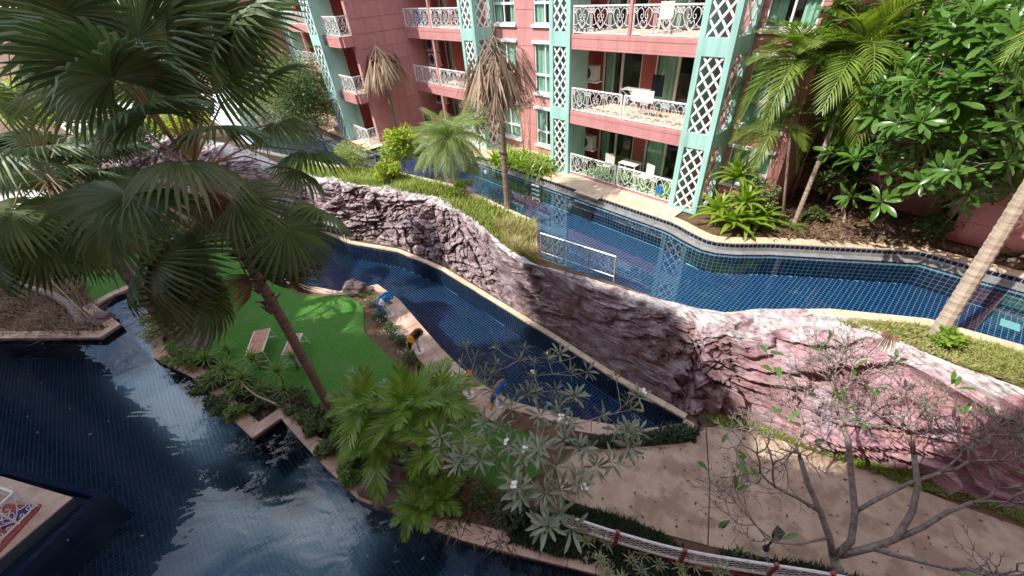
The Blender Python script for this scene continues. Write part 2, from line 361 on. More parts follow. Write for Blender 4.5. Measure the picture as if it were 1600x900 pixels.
# upper pool (deck level 0): far deck edge from left to right, near parapet from left to right
FE = [A2(-60, 9.6), A2(-24.4, 9.7), A2(-24.4, 13.4)] + [A2(-6.3, 13.38)] + smooth(px2([(1060, 352), (1085, 366), (1112, 378), (1150, 381)]), 1) + px2([(1205, 381), (1440, 393), (1520, 415), (1600, 435), (1760, 478)])
NE = [A2(-60, 5.0), A2(-31, 5.4), A2(-24, 7.3), A2(-20, 9.2), A2(-15.66, 10.2)] + px2([(836, 345), (840, 400), (960, 440), (1110, 490), (1220, 484), (1300, 483), (1450, 498), (1600, 540), (1780, 600)])
GUT = offset(FE, -.40)                       # inner lip of the overflow gutter
UP = GUT + NE[::-1]
ZW = -.28
def brow(lst): return lst
RT = px2([(150, 205), (250, 212), (330, 222), (380, 240), (440, 262), (520, 283), (600, 295), (680, 308), (740, 345), (800, 392), (836, 413)], 0) + \
     [Vector((p.x, p.y)) for p in offset(px2([(852, 408), (960, 440), (1110, 490)]), -.38)] + px2([(1165, 503), (1220, 500), (1330, 508), (1400, 537), (1500, 578), (1600, 612), (1800, 700)], 0)
RB = px2([(150, 300), (250, 315), (330, 322), (400, 328), (480, 352), (545, 372), (620, 385), (690, 412), (760, 455), (812, 487), (870, 520), (960, 580), (1040, 628), (1075, 645), (1130, 648), (1200, 665), (1250, 690), (1330, 712), (1420, 742), (1520, 775), (1600, 800), (1800, 870)], -3)
LP = px2([(330, 345), (430, 338), (500, 360), (545, 380), (620, 393), (688, 421), (758, 464), (810, 496), (865, 530), (955, 590), (1070, 655), (1065, 663), (1000, 672), (900, 655), (800, 628), (760, 605), (720, 575), (690, 545), (655, 505), (625, 470), (590, 445), (560, 452), (530, 456), (470, 445), (380, 400)], -3)
BP = px2([(-300, 545), (-100, 535), (0, 530), (158, 529), (190, 508), (150, 478), (180, 462), (230, 440), (245, 470), (232, 520), (240, 560), (300, 590), (325, 610), (352, 645), (395, 686), (440, 655), (465, 684), (500, 722), (560, 782), (640, 812), (720, 845), (800, 866), (930, 898), (1010, 930), (1200, 1010)], -3) + [Vector((8, -3)), Vector((-30, -3))]
big = [Vector((-400, -300)), Vector((400, -300)), Vector((400, 400)), Vector((-400, 400))]
sheet('ground', big, [LP, BP], -3.03, M['soil'], kind='structure')
up_outer = RT + [Vector((60, 2)), Vector((200, 60)), Vector((200, 300)), Vector((-300, 300)), Vector((-300, 60))]
UPH = offset(FE, -.0) + NE[::-1]
sheet('upper_ground', up_outer, [UPH], -.06, M['soil'], kind='structure')

# paved strips on the building side, laid as stones
deckline = FE
pool = shell('upper_pool', UP, -1.0, ZW + .02, M['grout'], kind='structure')
tiles_floor(UP, -1.0, .125, M['tileb'], pool, .014)
tiles_wall(GUT, -1.0, ZW - .02, .15, M['tiled'], pool, -1, .014)
tiles_wall(NE, -1.0, -.10, .15, M['tiled'], pool, 1, .014)
g = MB()
for i in range(len(FE) - 1):
    a, b_, c, d = FE[i], FE[i + 1], GUT[i + 1], GUT[i]
    g.add([(a.x, a.y, ZW - .01), (b_.x, b_.y, ZW - .01), (c.x, c.y, ZW - .01), (d.x, d.y, ZW - .01)], [(0, 3, 2, 1)])
    g.add([(a.x, a.y, ZW - .01), (b_.x, b_.y, ZW - .01), (b_.x, b_.y, .0), (a.x, a.y, .0)], [(0, 1, 2, 3)])
g.build('gutter', M['gutter'], pool)
tiles_wall(FE, -.16, -.015, .15, M['tiled'], pool, -1, .022, 'edge_tiles')
lip = offset(GUT, .13)
tl = MB()
for (p, q), (r_, s_) in zip(zip(GUT, GUT[1:]), zip(lip, lip[1:])):
    L = (q - p).length; n = max(1, round(L / .15))
    for i in range(n):
        t0, t1 = i / n + .05 / n, (i + 1) / n - .05 / n
        w = [p.lerp(q, t0), p.lerp(q, t1), r_.lerp(s_, t1), r_.lerp(s_, t0)]; tl.prism(w, ZW - .008, ZW + .012)
tl.build('lip_tiles', M['tiled'], pool, kind='stuff')
water(UP, ZW - .03, 'watera')
# deck: pale stones beside the pool
dk = empty('pool_deck', kind='structure')
stones(FE[1:], .02, .42, -.05, .012, M['deck'], dk, .62, 'deck_stone')
b = MB(); b.prism([A2(-24.1, 13.75), A2(-6.4, 13.75), A2(-6.4, 17), A2(-24.1, 17)], -.05, .004)
b.prism([A2(-60, 10.05), A2(-24.75, 10.05), A2(-24.75, 12), A2(-60, 12)], -.05, .004); b.build('deck_slab', M['deck'], dk)
# near parapet
pr = empty('pool_parapet', kind='structure')
stones(NE[1:6], .02, -.30, -.45, .0, M['deck'], pr, .8, 'parapet_stone')
stones(NE[5:7], .02, -.24, -.6, -.01, M['deck'], pr, .8, 'parapet_stone')
stones(NE[6:9], .02, -.36, -.5, -.14, M['deck'], pr, 1.0, 'parapet_stone')
stones(NE[8:], .02, -.28, -.45, .0, M['deck'], pr, .9, 'parapet_stone')

# lower pool
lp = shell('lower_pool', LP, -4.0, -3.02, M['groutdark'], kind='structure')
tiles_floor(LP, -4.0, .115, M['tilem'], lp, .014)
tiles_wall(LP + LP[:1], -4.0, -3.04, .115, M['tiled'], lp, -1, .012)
water(LP, -3.06, 'waterb')
stones(LP[:11], .0, .20, -3.1, -2.955, M['deck'], lp, .7)
stones(LP[11:14], .0, .42, -3.1, -2.955, M['coping'], lp, .5)
stones(LP[10:12], .0, .30, -3.1, -2.957, M['coping'], lp, .7)
stones(LP[13:], .0, .30, -3.1, -2.955, M['coping'], lp, .55)
stones(LP[14:20], .30, .62, -3.1, -2.975, M['coping'], lp, .6, 'paving_stone')
stones(LP[14:20], .62, .92, -3.1, -2.957, M['coping'], lp, .6, 'paving_stone')

# dark big pool
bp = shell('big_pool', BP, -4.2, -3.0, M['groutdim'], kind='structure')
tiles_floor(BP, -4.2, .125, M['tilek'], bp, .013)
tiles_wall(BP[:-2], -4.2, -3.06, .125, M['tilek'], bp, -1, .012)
water(BP, -3.16, 'waterc')
stones(BP[:-2], .0, .42, -3.12, -2.93, M['coping'], bp, .62)

# lawns, path, beds
LWN = px2([(300, 505), (318, 470), (385, 418), (470, 462), (500, 463), (545, 462), (568, 480), (570, 520), (610, 560), (640, 585), (660, 600), (700, 640), (800, 668), (850, 690), (845, 740), (790, 772), (720, 740), (640, 680), (540, 668), (505, 640), (420, 600), (330, 560), (318, 540), (345, 515)], -3)
tl_ = MB().prism(LWN, -3.02, -2.985).build('lawn', M['lawn'], kind='structure')
MB().prism(px2([(120, 420), (190, 400), (300, 372), (400, 372), (440, 420), (400, 450), (330, 470), (240, 432), (190, 452), (145, 475)], -3), -3.02, -2.98).build('lawn', M['lawn'], kind='structure')
pth = empty('path', kind='structure')
seamx = 1100
MB().prism(px2([(868, 730), (905, 705), (985, 700), (1075, 692), (1092, 676), (1102, 668), (1108, 760), (1105, 852), (1040, 835), (960, 805), (880, 780)], -3), -3.02, -2.99).build('concrete_slab', M['path'], pth)
MB().prism(px2([(1104, 668), (1125, 668), (1180, 674), (1260, 702), (1330, 724), (1400, 752), (1500, 790), (1640, 840), (1900, 930), (1800, 1200), (1400, 960), (1290, 893), (1200, 872), (1107, 853), (1110, 760)], -3), -3.02, -2.992).build('concrete_slab', M['path'], pth)
MB().prism([v for v in px2([(-300, 345), (120, 350), (160, 300), (-300, 285)], -3)], -3.02, -2.985).build('pale_paving', M['gravel'], kind='structure')
MB().prism([v for v in px2([(120, 215), (330, 168), (330, 145), (60, 175)], 0)], -.05, .0).build('pale_paving', M['gravel'], kind='structure')

# ---------------------------------------------------------------- rock face between the two levels
def rock(us=None):
    top = resample(RT, .045); base0 = resample(RB, .05); n = len(top)
    def cum(p):
        s = [0.]
        for a, b in zip(p, p[1:]): s.append(s[-1] + (b - a).length)
        return s
    key = []                                   # match top and base through the photo columns
    ct, cb = cum(RT), cum(RB)
    pairs = [(0, 0), (2, 2), (4, 3), (5, 5), (7, 7), (10, 10), (12, 12), (13, 13), (14, 15), (16, 17), (18, 19), (20, 21)]
    lt, lb = [ct[i] / ct[-1] for i, _ in pairs], [cb[j] / cb[-1] for _, j in pairs]
    c1 = cum(top); c2 = cum(base0)
    def at(pl, cs, s):
        i = min(max(int(np.searchsorted(cs, s)) - 1, 0), len(pl) - 2); t = (s - cs[i]) / max(1e-6, cs[i + 1] - cs[i]); return pl[i].lerp(pl[i + 1], min(1, max(0, t)))
    b = MB(); nv = 132; att = []
    nn = noise.noise
    for i in range(n):
        f = c1[i] / c1[-1]; p = top[i]; q = at(base0, c2, np.interp(f, lt, lb) * c2[-1])
        d = (q - p); d = d.normalized(); s = c1[i]
        ztop = -.02 if s < 1e9 else 0
        ip = at_px = 0
        inner = p - d * .55
        for j in range(nv + 1):
            v = j / nv
            if j < 8:      # brow
                k = j / 8; xy = inner.lerp(p, k); z = -.02 + .05 * math.sin(k * math.pi * .8); v3 = 0
            else:
                k = (j - 8) / (nv - 8); v3 = k; xy = p.lerp(q, k ** .8 * .95 + .05 * k); z = -.0 - 3.03 * (k ** 1.12)
            hgt = -z
            pos = Vector((xy.x, xy.y, z)); amp = min(1, v3 * 5) * min(1, (1 - v3) * 8 + .25)
            # slanting ledges, different on the two halves of the wall
            P3 = Vector((pos.x * .55, pos.y * .55, pos.z * .9))
            w1 = nn(P3 * .9) ; w2 = nn(Vector((s * .35, hgt * .8, 3)))
            right = min(1, max(0, (s / c1[-1] - .845) * 30))
            tilt = (-.16 if right > .5 else .32)
            st = hgt * (1.5 + .9 * (1 - right)) + s * tilt * (1.1 - .3 * right) + w1 * 1.5 + w2 * 1.1
            cell = math.floor(st); fr = st - cell; fr = fr / .91 if fr < .91 else (1 - fr) / .09
            sel = nn(Vector((s * .5 + cell * 7.1, cell * 3.3, 1.7)))
            ledge = (fr ** 1.7) * (.20 + .62 * max(0, sel + .12))
            st2 = hgt * 4.6 + s * tilt * 2.2 + w1 * 3.5 + nn(Vector((s * 1.1, hgt * 2.5, 8))) * 1.2
            f2 = st2 - math.floor(st2); f2 = f2 / .75 if f2 < .75 else (1 - f2) / .25
            blk = abs(nn(Vector((s * 1.5, hgt * 2.0, 5.)))) * (.5 + (1 - right) * .35)
            big_ = nn(Vector((s * .28, hgt * .35, 11.))) * .55
            crack = -(1 - min(1, abs(nn(Vector((s * .9 + hgt * .6, hgt * 1.9, 21.)))) * 9)) * .10
            st3 = hgt * 7.5 + s * tilt * 4.5 + w1 * 6 + nn(Vector((s * 1.9, hgt * 3.5, 14))) * 2.2; f3 = st3 - math.floor(st3)
            q3 = Vector((s * 1.35 + w2 * .5, (hgt * (2.2) + s * tilt * 1.5 + w1 * .9), 2.)); ds_, ps_ = noise.voronoi(q3, distance_metric='DISTANCE_SQUARED'); cp = ps_[0]
            e_ = math.sqrt(ds_[1]) - math.sqrt(ds_[0]); hsh = nn(cp * 3.7 + Vector((.3, .7, .1))); dx_ = q3 - cp
            fac = hsh * .34 + dx_.x * nn(cp * 5.1) * .5 - dx_.y * (.16 + .3 * nn(cp * 4.3 + Vector((9, 0, 0)))) - .16 * max(0, 1 - e_ * 6)
            q4 = q3 * 2.7; ds2, ps2 = noise.voronoi(q4, distance_metric='DISTANCE_SQUARED'); c2_ = ps2[0]; d2_ = q4 - c2_; fac += (nn(c2_ * 2.9) * .13 + d2_.x * nn(c2_ * 4.7) * .10 - .035 * max(0, 1 - (math.sqrt(ds2[1]) - math.sqrt(ds2[0])) * 6)) * (1 - .4 * right)
            dd = amp * (ledge * (.6 + .8 * right) + (f2 ** 1.6) * .09 + f3 * .04 + fac * (1.0 - .72 * right) + blk * .2 + big_) + .035 * nn(pos * 5) + .02 * nn(pos * 13)
            pos.x += d.x * (dd - .12 * amp); pos.y += d.y * (dd - .12 * amp); pos.z += dd * (.25 if v3 > 0 else .9) + (.06 * nn(Vector((s * 1.4, j * .4, 2))) if v3 <= 0 else 0)
            if v3 > .93: pos.z = min(pos.z, -3.0 + (1 - v3) * 2)
            b.v.append(tuple(pos)); att.append((s / c1[-1], v3, st))
        if i:
            o0 = (i - 1) * (nv + 1); o1 = i * (nv + 1)
            for j in range(nv): b.f.append((o0 + j, o0 + j + 1, o1 + j + 1, o1 + j))
    m, nt, out = nodes('rock'); L = nt.links.new
    p = N(nt, 'ShaderNodeBsdfPrincipled', Roughness=.85); L(p.outputs[0], out.inputs[0]); p.inputs['Specular IOR Level'].default_value = .3
    geo = N(nt, 'ShaderNodeNewGeometry'); at_ = N(nt, 'ShaderNodeAttribute'); at_.attribute_name = 'place'
    sp = N(nt, 'ShaderNodeSeparateXYZ'); L(at_.outputs['Vector'], sp.inputs[0])
    def noi(sc, d=8, st=(1, 1, 1.6)):
        mp = N(nt, 'ShaderNodeMapping'); mp.inputs['Scale'].default_value = st; L(geo.outputs['Position'], mp.inputs[0])
        n_ = N(nt, 'ShaderNodeTexNoise', Scale=sc, Detail=d, Roughness=.65); L(mp.outputs[0], n_.inputs['Vector']); return n_.outputs['Fac']
    def ramp(src, *st):
        r = N(nt, 'ShaderNodeValToRGB'); e = r.color_ramp.elements
        while len(e) < len(st): e.new(.5)
        for q, (po, co) in zip(e, st): q.position = po; q.color = c4(co) if hasattr(co, '__len__') else (co, co, co, 1)
        L(src, r.inputs[0]); return r.outputs[0]
    def mixc(f, a, b_):
        x = N(nt, 'ShaderNodeMixRGB')
        for k, s_ in ((0, f), (1, a), (2, b_)):
            if hasattr(s_, 'is_linked'): L(s_, x.inputs[k])
            else: x.inputs[k].default_value = c4(s_) if hasattr(s_, '__len__') else s_
        return x.outputs[0]
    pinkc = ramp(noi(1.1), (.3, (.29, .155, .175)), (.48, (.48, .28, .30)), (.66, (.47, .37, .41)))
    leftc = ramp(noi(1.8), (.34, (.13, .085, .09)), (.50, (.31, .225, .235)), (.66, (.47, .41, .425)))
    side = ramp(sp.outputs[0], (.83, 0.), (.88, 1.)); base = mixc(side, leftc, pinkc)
    stain = N(nt, 'ShaderNodeMath', _operation='MULTIPLY'); L(ramp(noi(1.1, 8, (1, 1, .6)), (.50, 0.), (.58, 1.)), stain.inputs[0]); L(ramp(sp.outputs[0], (.70, 0.), (.76, .8), (.85, .8), (.875, 0.)), stain.inputs[1])
    s2 = N(nt, 'ShaderNodeMath', _operation='MULTIPLY'); s2.inputs[1].default_value = .75; L(stain.outputs[0], s2.inputs[0])
    base = mixc(s2.outputs[0], base, (.20, .085, .055))
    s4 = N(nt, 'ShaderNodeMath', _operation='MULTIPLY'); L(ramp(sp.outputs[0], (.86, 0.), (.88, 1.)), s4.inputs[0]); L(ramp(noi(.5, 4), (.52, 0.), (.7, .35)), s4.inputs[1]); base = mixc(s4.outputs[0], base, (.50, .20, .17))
    ht = N(nt, 'ShaderNodeMath', _operation='MULTIPLY_ADD'); L(noi(1.7, 8), ht.inputs[0]); ht.inputs[1].default_value = -1.1; L(sp.outputs[1], ht.inputs[2])
    base = mixc(ramp(ht.outputs[0], (.0, 1.), (.14, 0.)) if False else ramp(N_add(nt, ht.outputs[0], .55), (.02, 1.), (.13, 0.)), base, (.56, .53, .51))
    bn = N(nt, 'ShaderNodeTexNoise', _noise_dimensions='4D', Scale=.9, Detail=7, Roughness=.7); L(geo.outputs['Position'], bn.inputs['Vector']); bw = N(nt, 'ShaderNodeMath', _operation='MULTIPLY'); bw.inputs[1].default_value = 2.6; L(sp.outputs[2], bw.inputs[0]); L(bw.outputs[0], bn.inputs['W'])
    base = mixc(ramp(bn.outputs['Fac'], (.54, 0.), (.64, .5)), base, (.52, .42, .45)); base = mixc(ramp(bn.outputs['Fac'], (.37, .85), (.46, 0.)), base, (.13, .08, .08))
    dk_ = ramp(noi(6, 9, (1, 1, 3)), (.36, .45), (.5, 1.)); mul = N(nt, 'ShaderNodeMixRGB', _blend_type='MULTIPLY'); mul.inputs[0].default_value = .8; L(base, mul.inputs[1]); L(dk_, mul.inputs[2])
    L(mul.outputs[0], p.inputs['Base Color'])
    bu = N(nt, 'ShaderNodeBump', Strength=.8, Distance=.05); L(noi(5, 10, (1, 1, 2.2)), bu.inputs['Height']); L(bu.outputs[0], p.inputs['Normal'])
    me = b.mesh('rock_wall', m, True); a = me.attributes.new('place', 'FLOAT_VECTOR', 'POINT'); a.data.foreach_set('vector', [x for t in att for x in t])
    me.set_sharp_from_angle(angle=R(24))
    return inst('rock_wall', me, label='long artificial pink and grey rock face between the upper and lower pools', cat='rock wall')
def N_add(nt, s, v):
    n = N(nt, 'ShaderNodeMath', _operation='ADD'); nt.links.new(s, n.inputs[0]); n.inputs[1].default_value = v; return n.outputs[0]
rock()

# ---------------------------------------------------------------- the facade across the pool
FL = 2.9; TOP = 23.2
def wall_open(b, a0, a1, d0, d1, z0, z1, op):
    """wall box from d0 (front) to d1 with rectangular openings (a0,a1,z0,z1)"""
    xs = sorted({a0, a1, *[v for o_ in op for v in o_[:2]]}); zs = sorted({z0, z1, *[v for o_ in op for v in o_[2:]]})
    xs = [x for x in xs if a0 <= x <= a1]; zs = [z for z in zs if z0 <= z <= z1]
    for z, z2 in zip(zs, zs[1:]):
        run = None
        for x, x2 in zip(xs, xs[1:]):
            hole = any(o_[0] < (x + x2) / 2 < o_[1] and o_[2] < (z + z2) / 2 < o_[3] for o_ in op)
            if hole:
                if run is not None: b.box(run, x, d0, d1, z, z2); run = None
            elif run is None: run = x
        if run is not None: b.box(run, xs[-1], d0, d1, z, z2)
def clip_seg(p, d, x0, x1, z0, z1):
    t0, t1 = -1e9, 1e9
    for o_, v, lo, hi in ((p[0], d[0], x0, x1), (p[1], d[1], z0, z1)):
        if abs(v) < 1e-9:
            if o_ < lo or o_ > hi: return None
            continue
        a, b = (lo - o_) / v, (hi - o_) / v
        if a > b: a, b = b, a
        t0, t1 = max(t0, a), min(t1, b)
    return (t0, t1) if t1 - t0 > .08 else None
slat_cache = {}
def slat_mesh(L, wd=.072):
    k = round(L, 2)
    if k not in slat_cache: slat_cache[k] = MB().box(-k / 2, k / 2, -.009, .009, -wd / 2, wd / 2).mesh('lattice_slat', M['white'])
    return slat_cache[k]
def lattice(parent, x0, x1, z0, z1, place, pitch=.245, ang=52):
    """white crossing slats in a rectangle; place(x,y,z) gives the matrix of the panel"""
    ca, sa = math.cos(R(ang)), math.sin(R(ang)); w = x1 - x0; h = z1 - z0; pit = w / 2 * sa
    for sgn, off in ((1, .0), (-1, .020)):
        n = int((w * sa + h * ca) / pit) + 3
        for i in range(-n, n):
            px_, pz = x0 + (i * pit) / sa, z0
            s_ = clip_seg((px_, pz), (ca * sgn, sa), x0, x1, z0, z1)
            if not s_: continue
            L = s_[1] - s_[0]; m_ = (s_[0] + s_[1]) / 2
            c = (px_ + ca * sgn * m_, pz + sa * m_)
            inst('lattice_slat', slat_mesh(L), parent, place @ Matrix.Translation((c[0], off, c[1])) @ Matrix.Rotation(-math.atan2(sa, ca * sgn), 4, 'Y'))
def pillar(root, a0, a1, d0, d1, sides=('F', 'R'), levels=(0, 1, 2), st=.2):
    """square hollow teal pillar, an opening per storey on its front and side filled with white lattice"""
    b = MB(); z = 0
    for x0, x1 in ((a0, a0 + st), (a1 - st, a1)):
        for y0, y1 in ((d0, d0 + st), (d1 - st, d1)): b.box(x0, x1, y0, y1, 0, TOP)
    for k in range(8):
        zb, zt = k * FL + 2.46, k * FL + 2.98
        b.box(a0 + .003, a1 - .003, d0 + .003, d0 + st - .003, zb, zt); b.box(a1 - st + .003, a1 - .003, d0 + .01, d1 - .01, zb, zt)
        b.box(a0 + .003, a0 + st - .003, d0 + .01, d1 - .01, zb, zt)
    b.box(a0 + .003, a1 - .003, d0 + .003, d0 + st - .003, 0, .1); b.box(a1 - st + .003, a1 - .003, d0 + st, d1 - st, 0, .1)
    b.box(a0 + .003, a0 + .08, d0 + st, d1 - st, 0, TOP)
    if 'R' not in sides: b.box(a1 - .08, a1 - .003, d0 + st, d1 - st, 0, TOP)
    p = b.build('pillar', M['teal'], root); MB().box(a0 + st, a1 - st, d1 - .12, d1 - .06, .1, TOP - .1).build('inner_panel', M['pink'], p)
    for k in levels:
        z0, z1 = k * FL + (.1 if k == 0 else .08), k * FL + 2.46
        if k == 2: z1 = z0 + 1.6
        lattice(p, a0 + st, a1 - st, z0, z1, Matrix.Translation((0, d0 + .05, 0)))
        if 'R' in sides:
            lattice(p, d0 + st, d1 - st, z0, z1, Matrix.Translation((a1 - .05, 0, 0)) @ Matrix.Rotation(R(90), 4, 'Z'))
    return p
# wrought iron: one repeat of the heart pattern, 1.0 wide and .80 high
def bez(cp, n=5):
    out = []
    for i in range(len(cp) - 1):
        p0, p1, p2, p3 = cp[max(i - 1, 0)], cp[i], cp[i + 1], cp[min(i + 2, len(cp) - 1)]
        for k in range(n):
            t = k / n; f = lambda a, b, c, d: .5 * (2 * b + (c - a) * t + (2 * a - 5 * b + 4 * c - d) * t * t + (3 * b - a - 3 * c + d) * t ** 3)
            out.append((f(p0[0], p1[0], p2[0], p3[0]), f(p0[1], p1[1], p2[1], p3[1])))
    return out + [cp[-1]]
def curl(cx_, cz, r, a0, turns=1.25, sg=1, n=14):
    return [(cx_ + r * (1 - .8 * i / n) * math.cos(a0 + sg * turns * 2 * math.pi * i / n), cz + r * (1 - .8 * i / n) * math.sin(a0 + sg * turns * 2 * math.pi * i / n)) for i in range(n + 1)]
def scroll_mesh():
    b = MB(); rr = .0125
    def put(pl): b.tube([(x, 0, z) for x, z in pl], rr, 4, False)
    for s in (1, -1):
        put([(s * x, z) for x, z in bez([(0, .10), (.14, .22), (.28, .40), (.335, .56), (.28, .70), (.17, .74), (.06, .66), (.03, .52), (.09, .44), (.16, .48), (.14, .56), (.10, .55)])])
        put([(s * x, z) for x, z in bez([(0, .14), (.10, .24), (.135, .33), (.09, .40), (.03, .36), (.03, .31)])])
        put([(s * (.5 + x), z) for x, z in curl(-.11, .68, .085, 0, 1.3, 1)]); put([(s * (.5 - .11 + x), z) for x, z in curl(0, .10, .095, 0, 1.3, -1)])
        put([(s * x, z) for x, z in curl(.17, .08, .075, math.pi, 1.2, 1)])
        put([(s * .50, .02), (s * .50, .78)]); put([(s * .445, .25), (s * .445, .56)])
        put([(s * x, z) for x, z in bez([(.5, .60), (.44, .66), (.36, .78)])]); put([(s * x, z) for x, z in bez([(.5, .2), (.44, .15), (.4, .02)])])
        put([(s * x, z) for x, z in bez([(.34, .56), (.40, .60), (.5, .62)])]); put([(s * x, z) for x, z in bez([(.22, .30), (.32, .24), (.5, .22)])])
        put([(s * x, z) for x, z in bez([(.17, .74), (.08, .80), (0, .74)])])
    return b.mesh('scroll', M['white'])
SCR = scroll_mesh()
def railing(root, p0, p1, z, h=.95, name='railing'):
    """railing between two plan points: rails, posts and scroll repeats"""
    p0, p1 = Vector(p0), Vector(p1); L = (p1 - p0).length; an = math.atan2(p1.y - p0.y, p1.x - p0.x)
    b = MB(); b.box(0, L, -.025, .025, h - .05, h); b.box(0, L, -.018, .018, .05, .085)
    n = max(1, round(L / 1.0)); w_ = L / n
    for i in range(3 if L > 3.5 else 2):
        x = L * i / (2 if L > 3.5 else 1); b.box(x - .022, x + .022, -.02, .02, 0, h - .02)
    r_ = b.build(name, M['white'], root); r_.matrix_basis = Matrix.Translation((p0.x, p0.y, z)) @ Matrix.Rotation(an, 4, 'Z')
    for i in range(n): inst('scroll', SCR, r_, Matrix.Translation((w_ * (i + .5), 0, .085)) @ Matrix.Diagonal((w_, 1, (h - .13) / .80, 1)))
    return r_
def window(root, a0, a1, d, z0, z1, sill=True, lint=True, mull=1, cur=1.0, axis='F', trans=None, frame='white'):
    """window in its opening: frame, panes, curtain, sill and lintel; local x along, y inwards"""
    MT = trans or Matrix.Translation((0, d, 0)); f = .055
    b = MB(); b.bbox(a0, a1, .03, .11, z1 - f, z1); b.bbox(a0, a1, .03, .11, z0, z0 + f); b.bbox(a0, a0 + f, .032, .108, z0 + .01, z1 - .01); b.bbox(a1 - f, a1, .032, .108, z0 + .01, z1 - .01)
    zm = z0 + (z1 - z0) * .38
    if mull >= 1:
        x = (a0 + a1) / 2; 
        if a1 - a0 > 1.2: b.box(x - .03, x + .03, .035, .1, z0 + f, z1 - f)
        b.box(a0 + f, a1 - f, .03, .105, zm - .05, zm + .05)
    w_ = b.build('window', M[frame], root); w_.matrix_basis = MT
    inst('pane', MB().box(a0 + f, a1 - f, .065, .071, z0 + f, z1 - f).mesh('pane', M['glass']), w_)
    c = MB(); x = a0 + f; i = 0; xe = a1 - f
    xs = []
    while x < xe:
        xs.append((x, .16 + .035 * math.sin(i * 1.9) + .01 * math.sin(i * 5))); x += .045; i += 1
    gap = cur
    for (xa, ya), (xb, yb) in zip(xs, xs[1:]):
        t = (xa - a0) / (a1 - a0)
        if abs(t - .5) > (1 - gap) * .5: c.add([(xa, ya, z0), (xb, yb, z0), (xb, yb, z1), (xa, ya, z1)], [(0, 1, 2, 3)])
    c.build('curtain', M['curtain'], w_)
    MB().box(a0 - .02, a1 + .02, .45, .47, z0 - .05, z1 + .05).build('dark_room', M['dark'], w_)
    if sill: MB().bbox(a0 - .09, a1 + .09, -.11, .05, z0 - .13, z0 - .002).build('sill', M['white'], w_)
    if lint: MB().bbox(a0 - .09, a1 + .09, -.11, .05, z1 + .002, z1 + .13).build('lintel', M['white'], w_)
    return w_
def sliding(root, a0, a1, d, z0, z1, cur=.6):
    b = MB(); f = .07
    b.bbox(a0, a1, -.02, .07, z1 - f, z1); b.bbox(a0, a0 + f, -.022, .068, z0, z1 - .01); b.bbox(a1 - f, a1, -.022, .068, z0, z1 - .01); x = (a0 + a1) / 2
    b.box(x - .05, x + .05, -.015, .06, z0, z1 - f); b.box(a0 + f, a1 - f, -.01, .05, z0, z0 + .06)
    w_ = b.build('sliding_door', M['cream'], root); w_.matrix_basis = Matrix.Translation((0, d, 0))
    inst('pane', MB().box(a0 + f, x - .05, .02, .026, z0 + .06, z1 - f).mesh('pane', M['glass']), w_)
    inst('pane', MB().box(x + .05, a1 - f, .03, .036, z0 + .06, z1 - f).mesh('pane', M['glass']), w_)
    c = MB(); i = 0; x = a0 + f
    while x < a1 - f:
        t = (x - a0) / (a1 - a0)
        if t < cur * .8 or t > .9: c.add([(x, .16 + .03 * math.sin(i * 1.7), z0), (x + .05, .16 + .03 * math.sin(i * 1.7 + 1.7), z0), (x + .05, .16 + .03 * math.sin(i * 1.7 + 1.7), z1), (x, .16 + .03 * math.sin(i * 1.7), z1)], [(0, 1, 2, 3)])
        x += .05; i += 1
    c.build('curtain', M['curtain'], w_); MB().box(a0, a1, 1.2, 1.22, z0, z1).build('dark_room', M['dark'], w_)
    return w_
def slab(root, a0, a1, d0, d1, z, beam=.52, side=None):
    b = MB(); b.box(a0, a1, d0, d1, z - .18, z - .012)
    b.build('balcony_slab', M['deck'], root)
    n = MB(); n.bbox(a0 - .002, a1 + .002, d0 - .03, d0 + .12, z - .14, z + .002, .006); n.box(a0, a1, d0 - .02, d0 + .115, z - .42, z - .15); n.bbox(a0 - .002, a1 + .002, d0 - .03, d0 + .12, z - beam, z - .43, .006)
    return n.build('balcony_beam', M['pink'], root)
def bands(root, name, x0, x1, d0, d1, z0, z1, op, m='pink', course=.725, ax='F'):
    """rendered wall with scored courses: each course is one band, the joints are recessed"""
    core = MB(); wall_open(core, x0 + .002, x1 - .002, d0 + .02, d1, z0, z1, op); w_ = core.build(name, M[m], root)
    z = z0
    while z < z1 - .01:
        zt = min(z + course, z1); b = MB()
        za, zb = z + .014, zt - .014; xs = sorted({x0, x1, *[v for o_ in op for v in o_[:2]]}); runs = []
        for xa, xb in zip(xs, xs[1:]):          # one band between two openings, notched where a window cuts into it
            hs = sorted((max(o_[2], za), min(o_[3], zb)) for o_ in op if o_[0] < (xa + xb) / 2 < o_[1] and o_[2] < zb and o_[3] > za)
            lo = za; pcs = []
            for h0, h1 in hs:
                if h0 - lo > .01: pcs.append((lo, h0))
                lo = max(lo, h1)
            if zb - lo > .01: pcs.append((lo, zb))
            full = pcs == [(za, zb)]
            if full and runs and runs[-1][4] and runs[-1][1] == xa: runs[-1][1] = xb
            else: runs += [[xa, xb, p, q, full] for p, q in pcs]
        for xa, xb, p, q, _ in runs: MB().box(xa, xb, d0, d0 + .04, p, q).build('wall_band', M[m], w_)
        z = zt
    return w_
main = empty('apartment_building', (0, 0, 0), FROT, 'pink apartment building with teal lattice pillars and white scrollwork balconies across the upper pool', 'building')
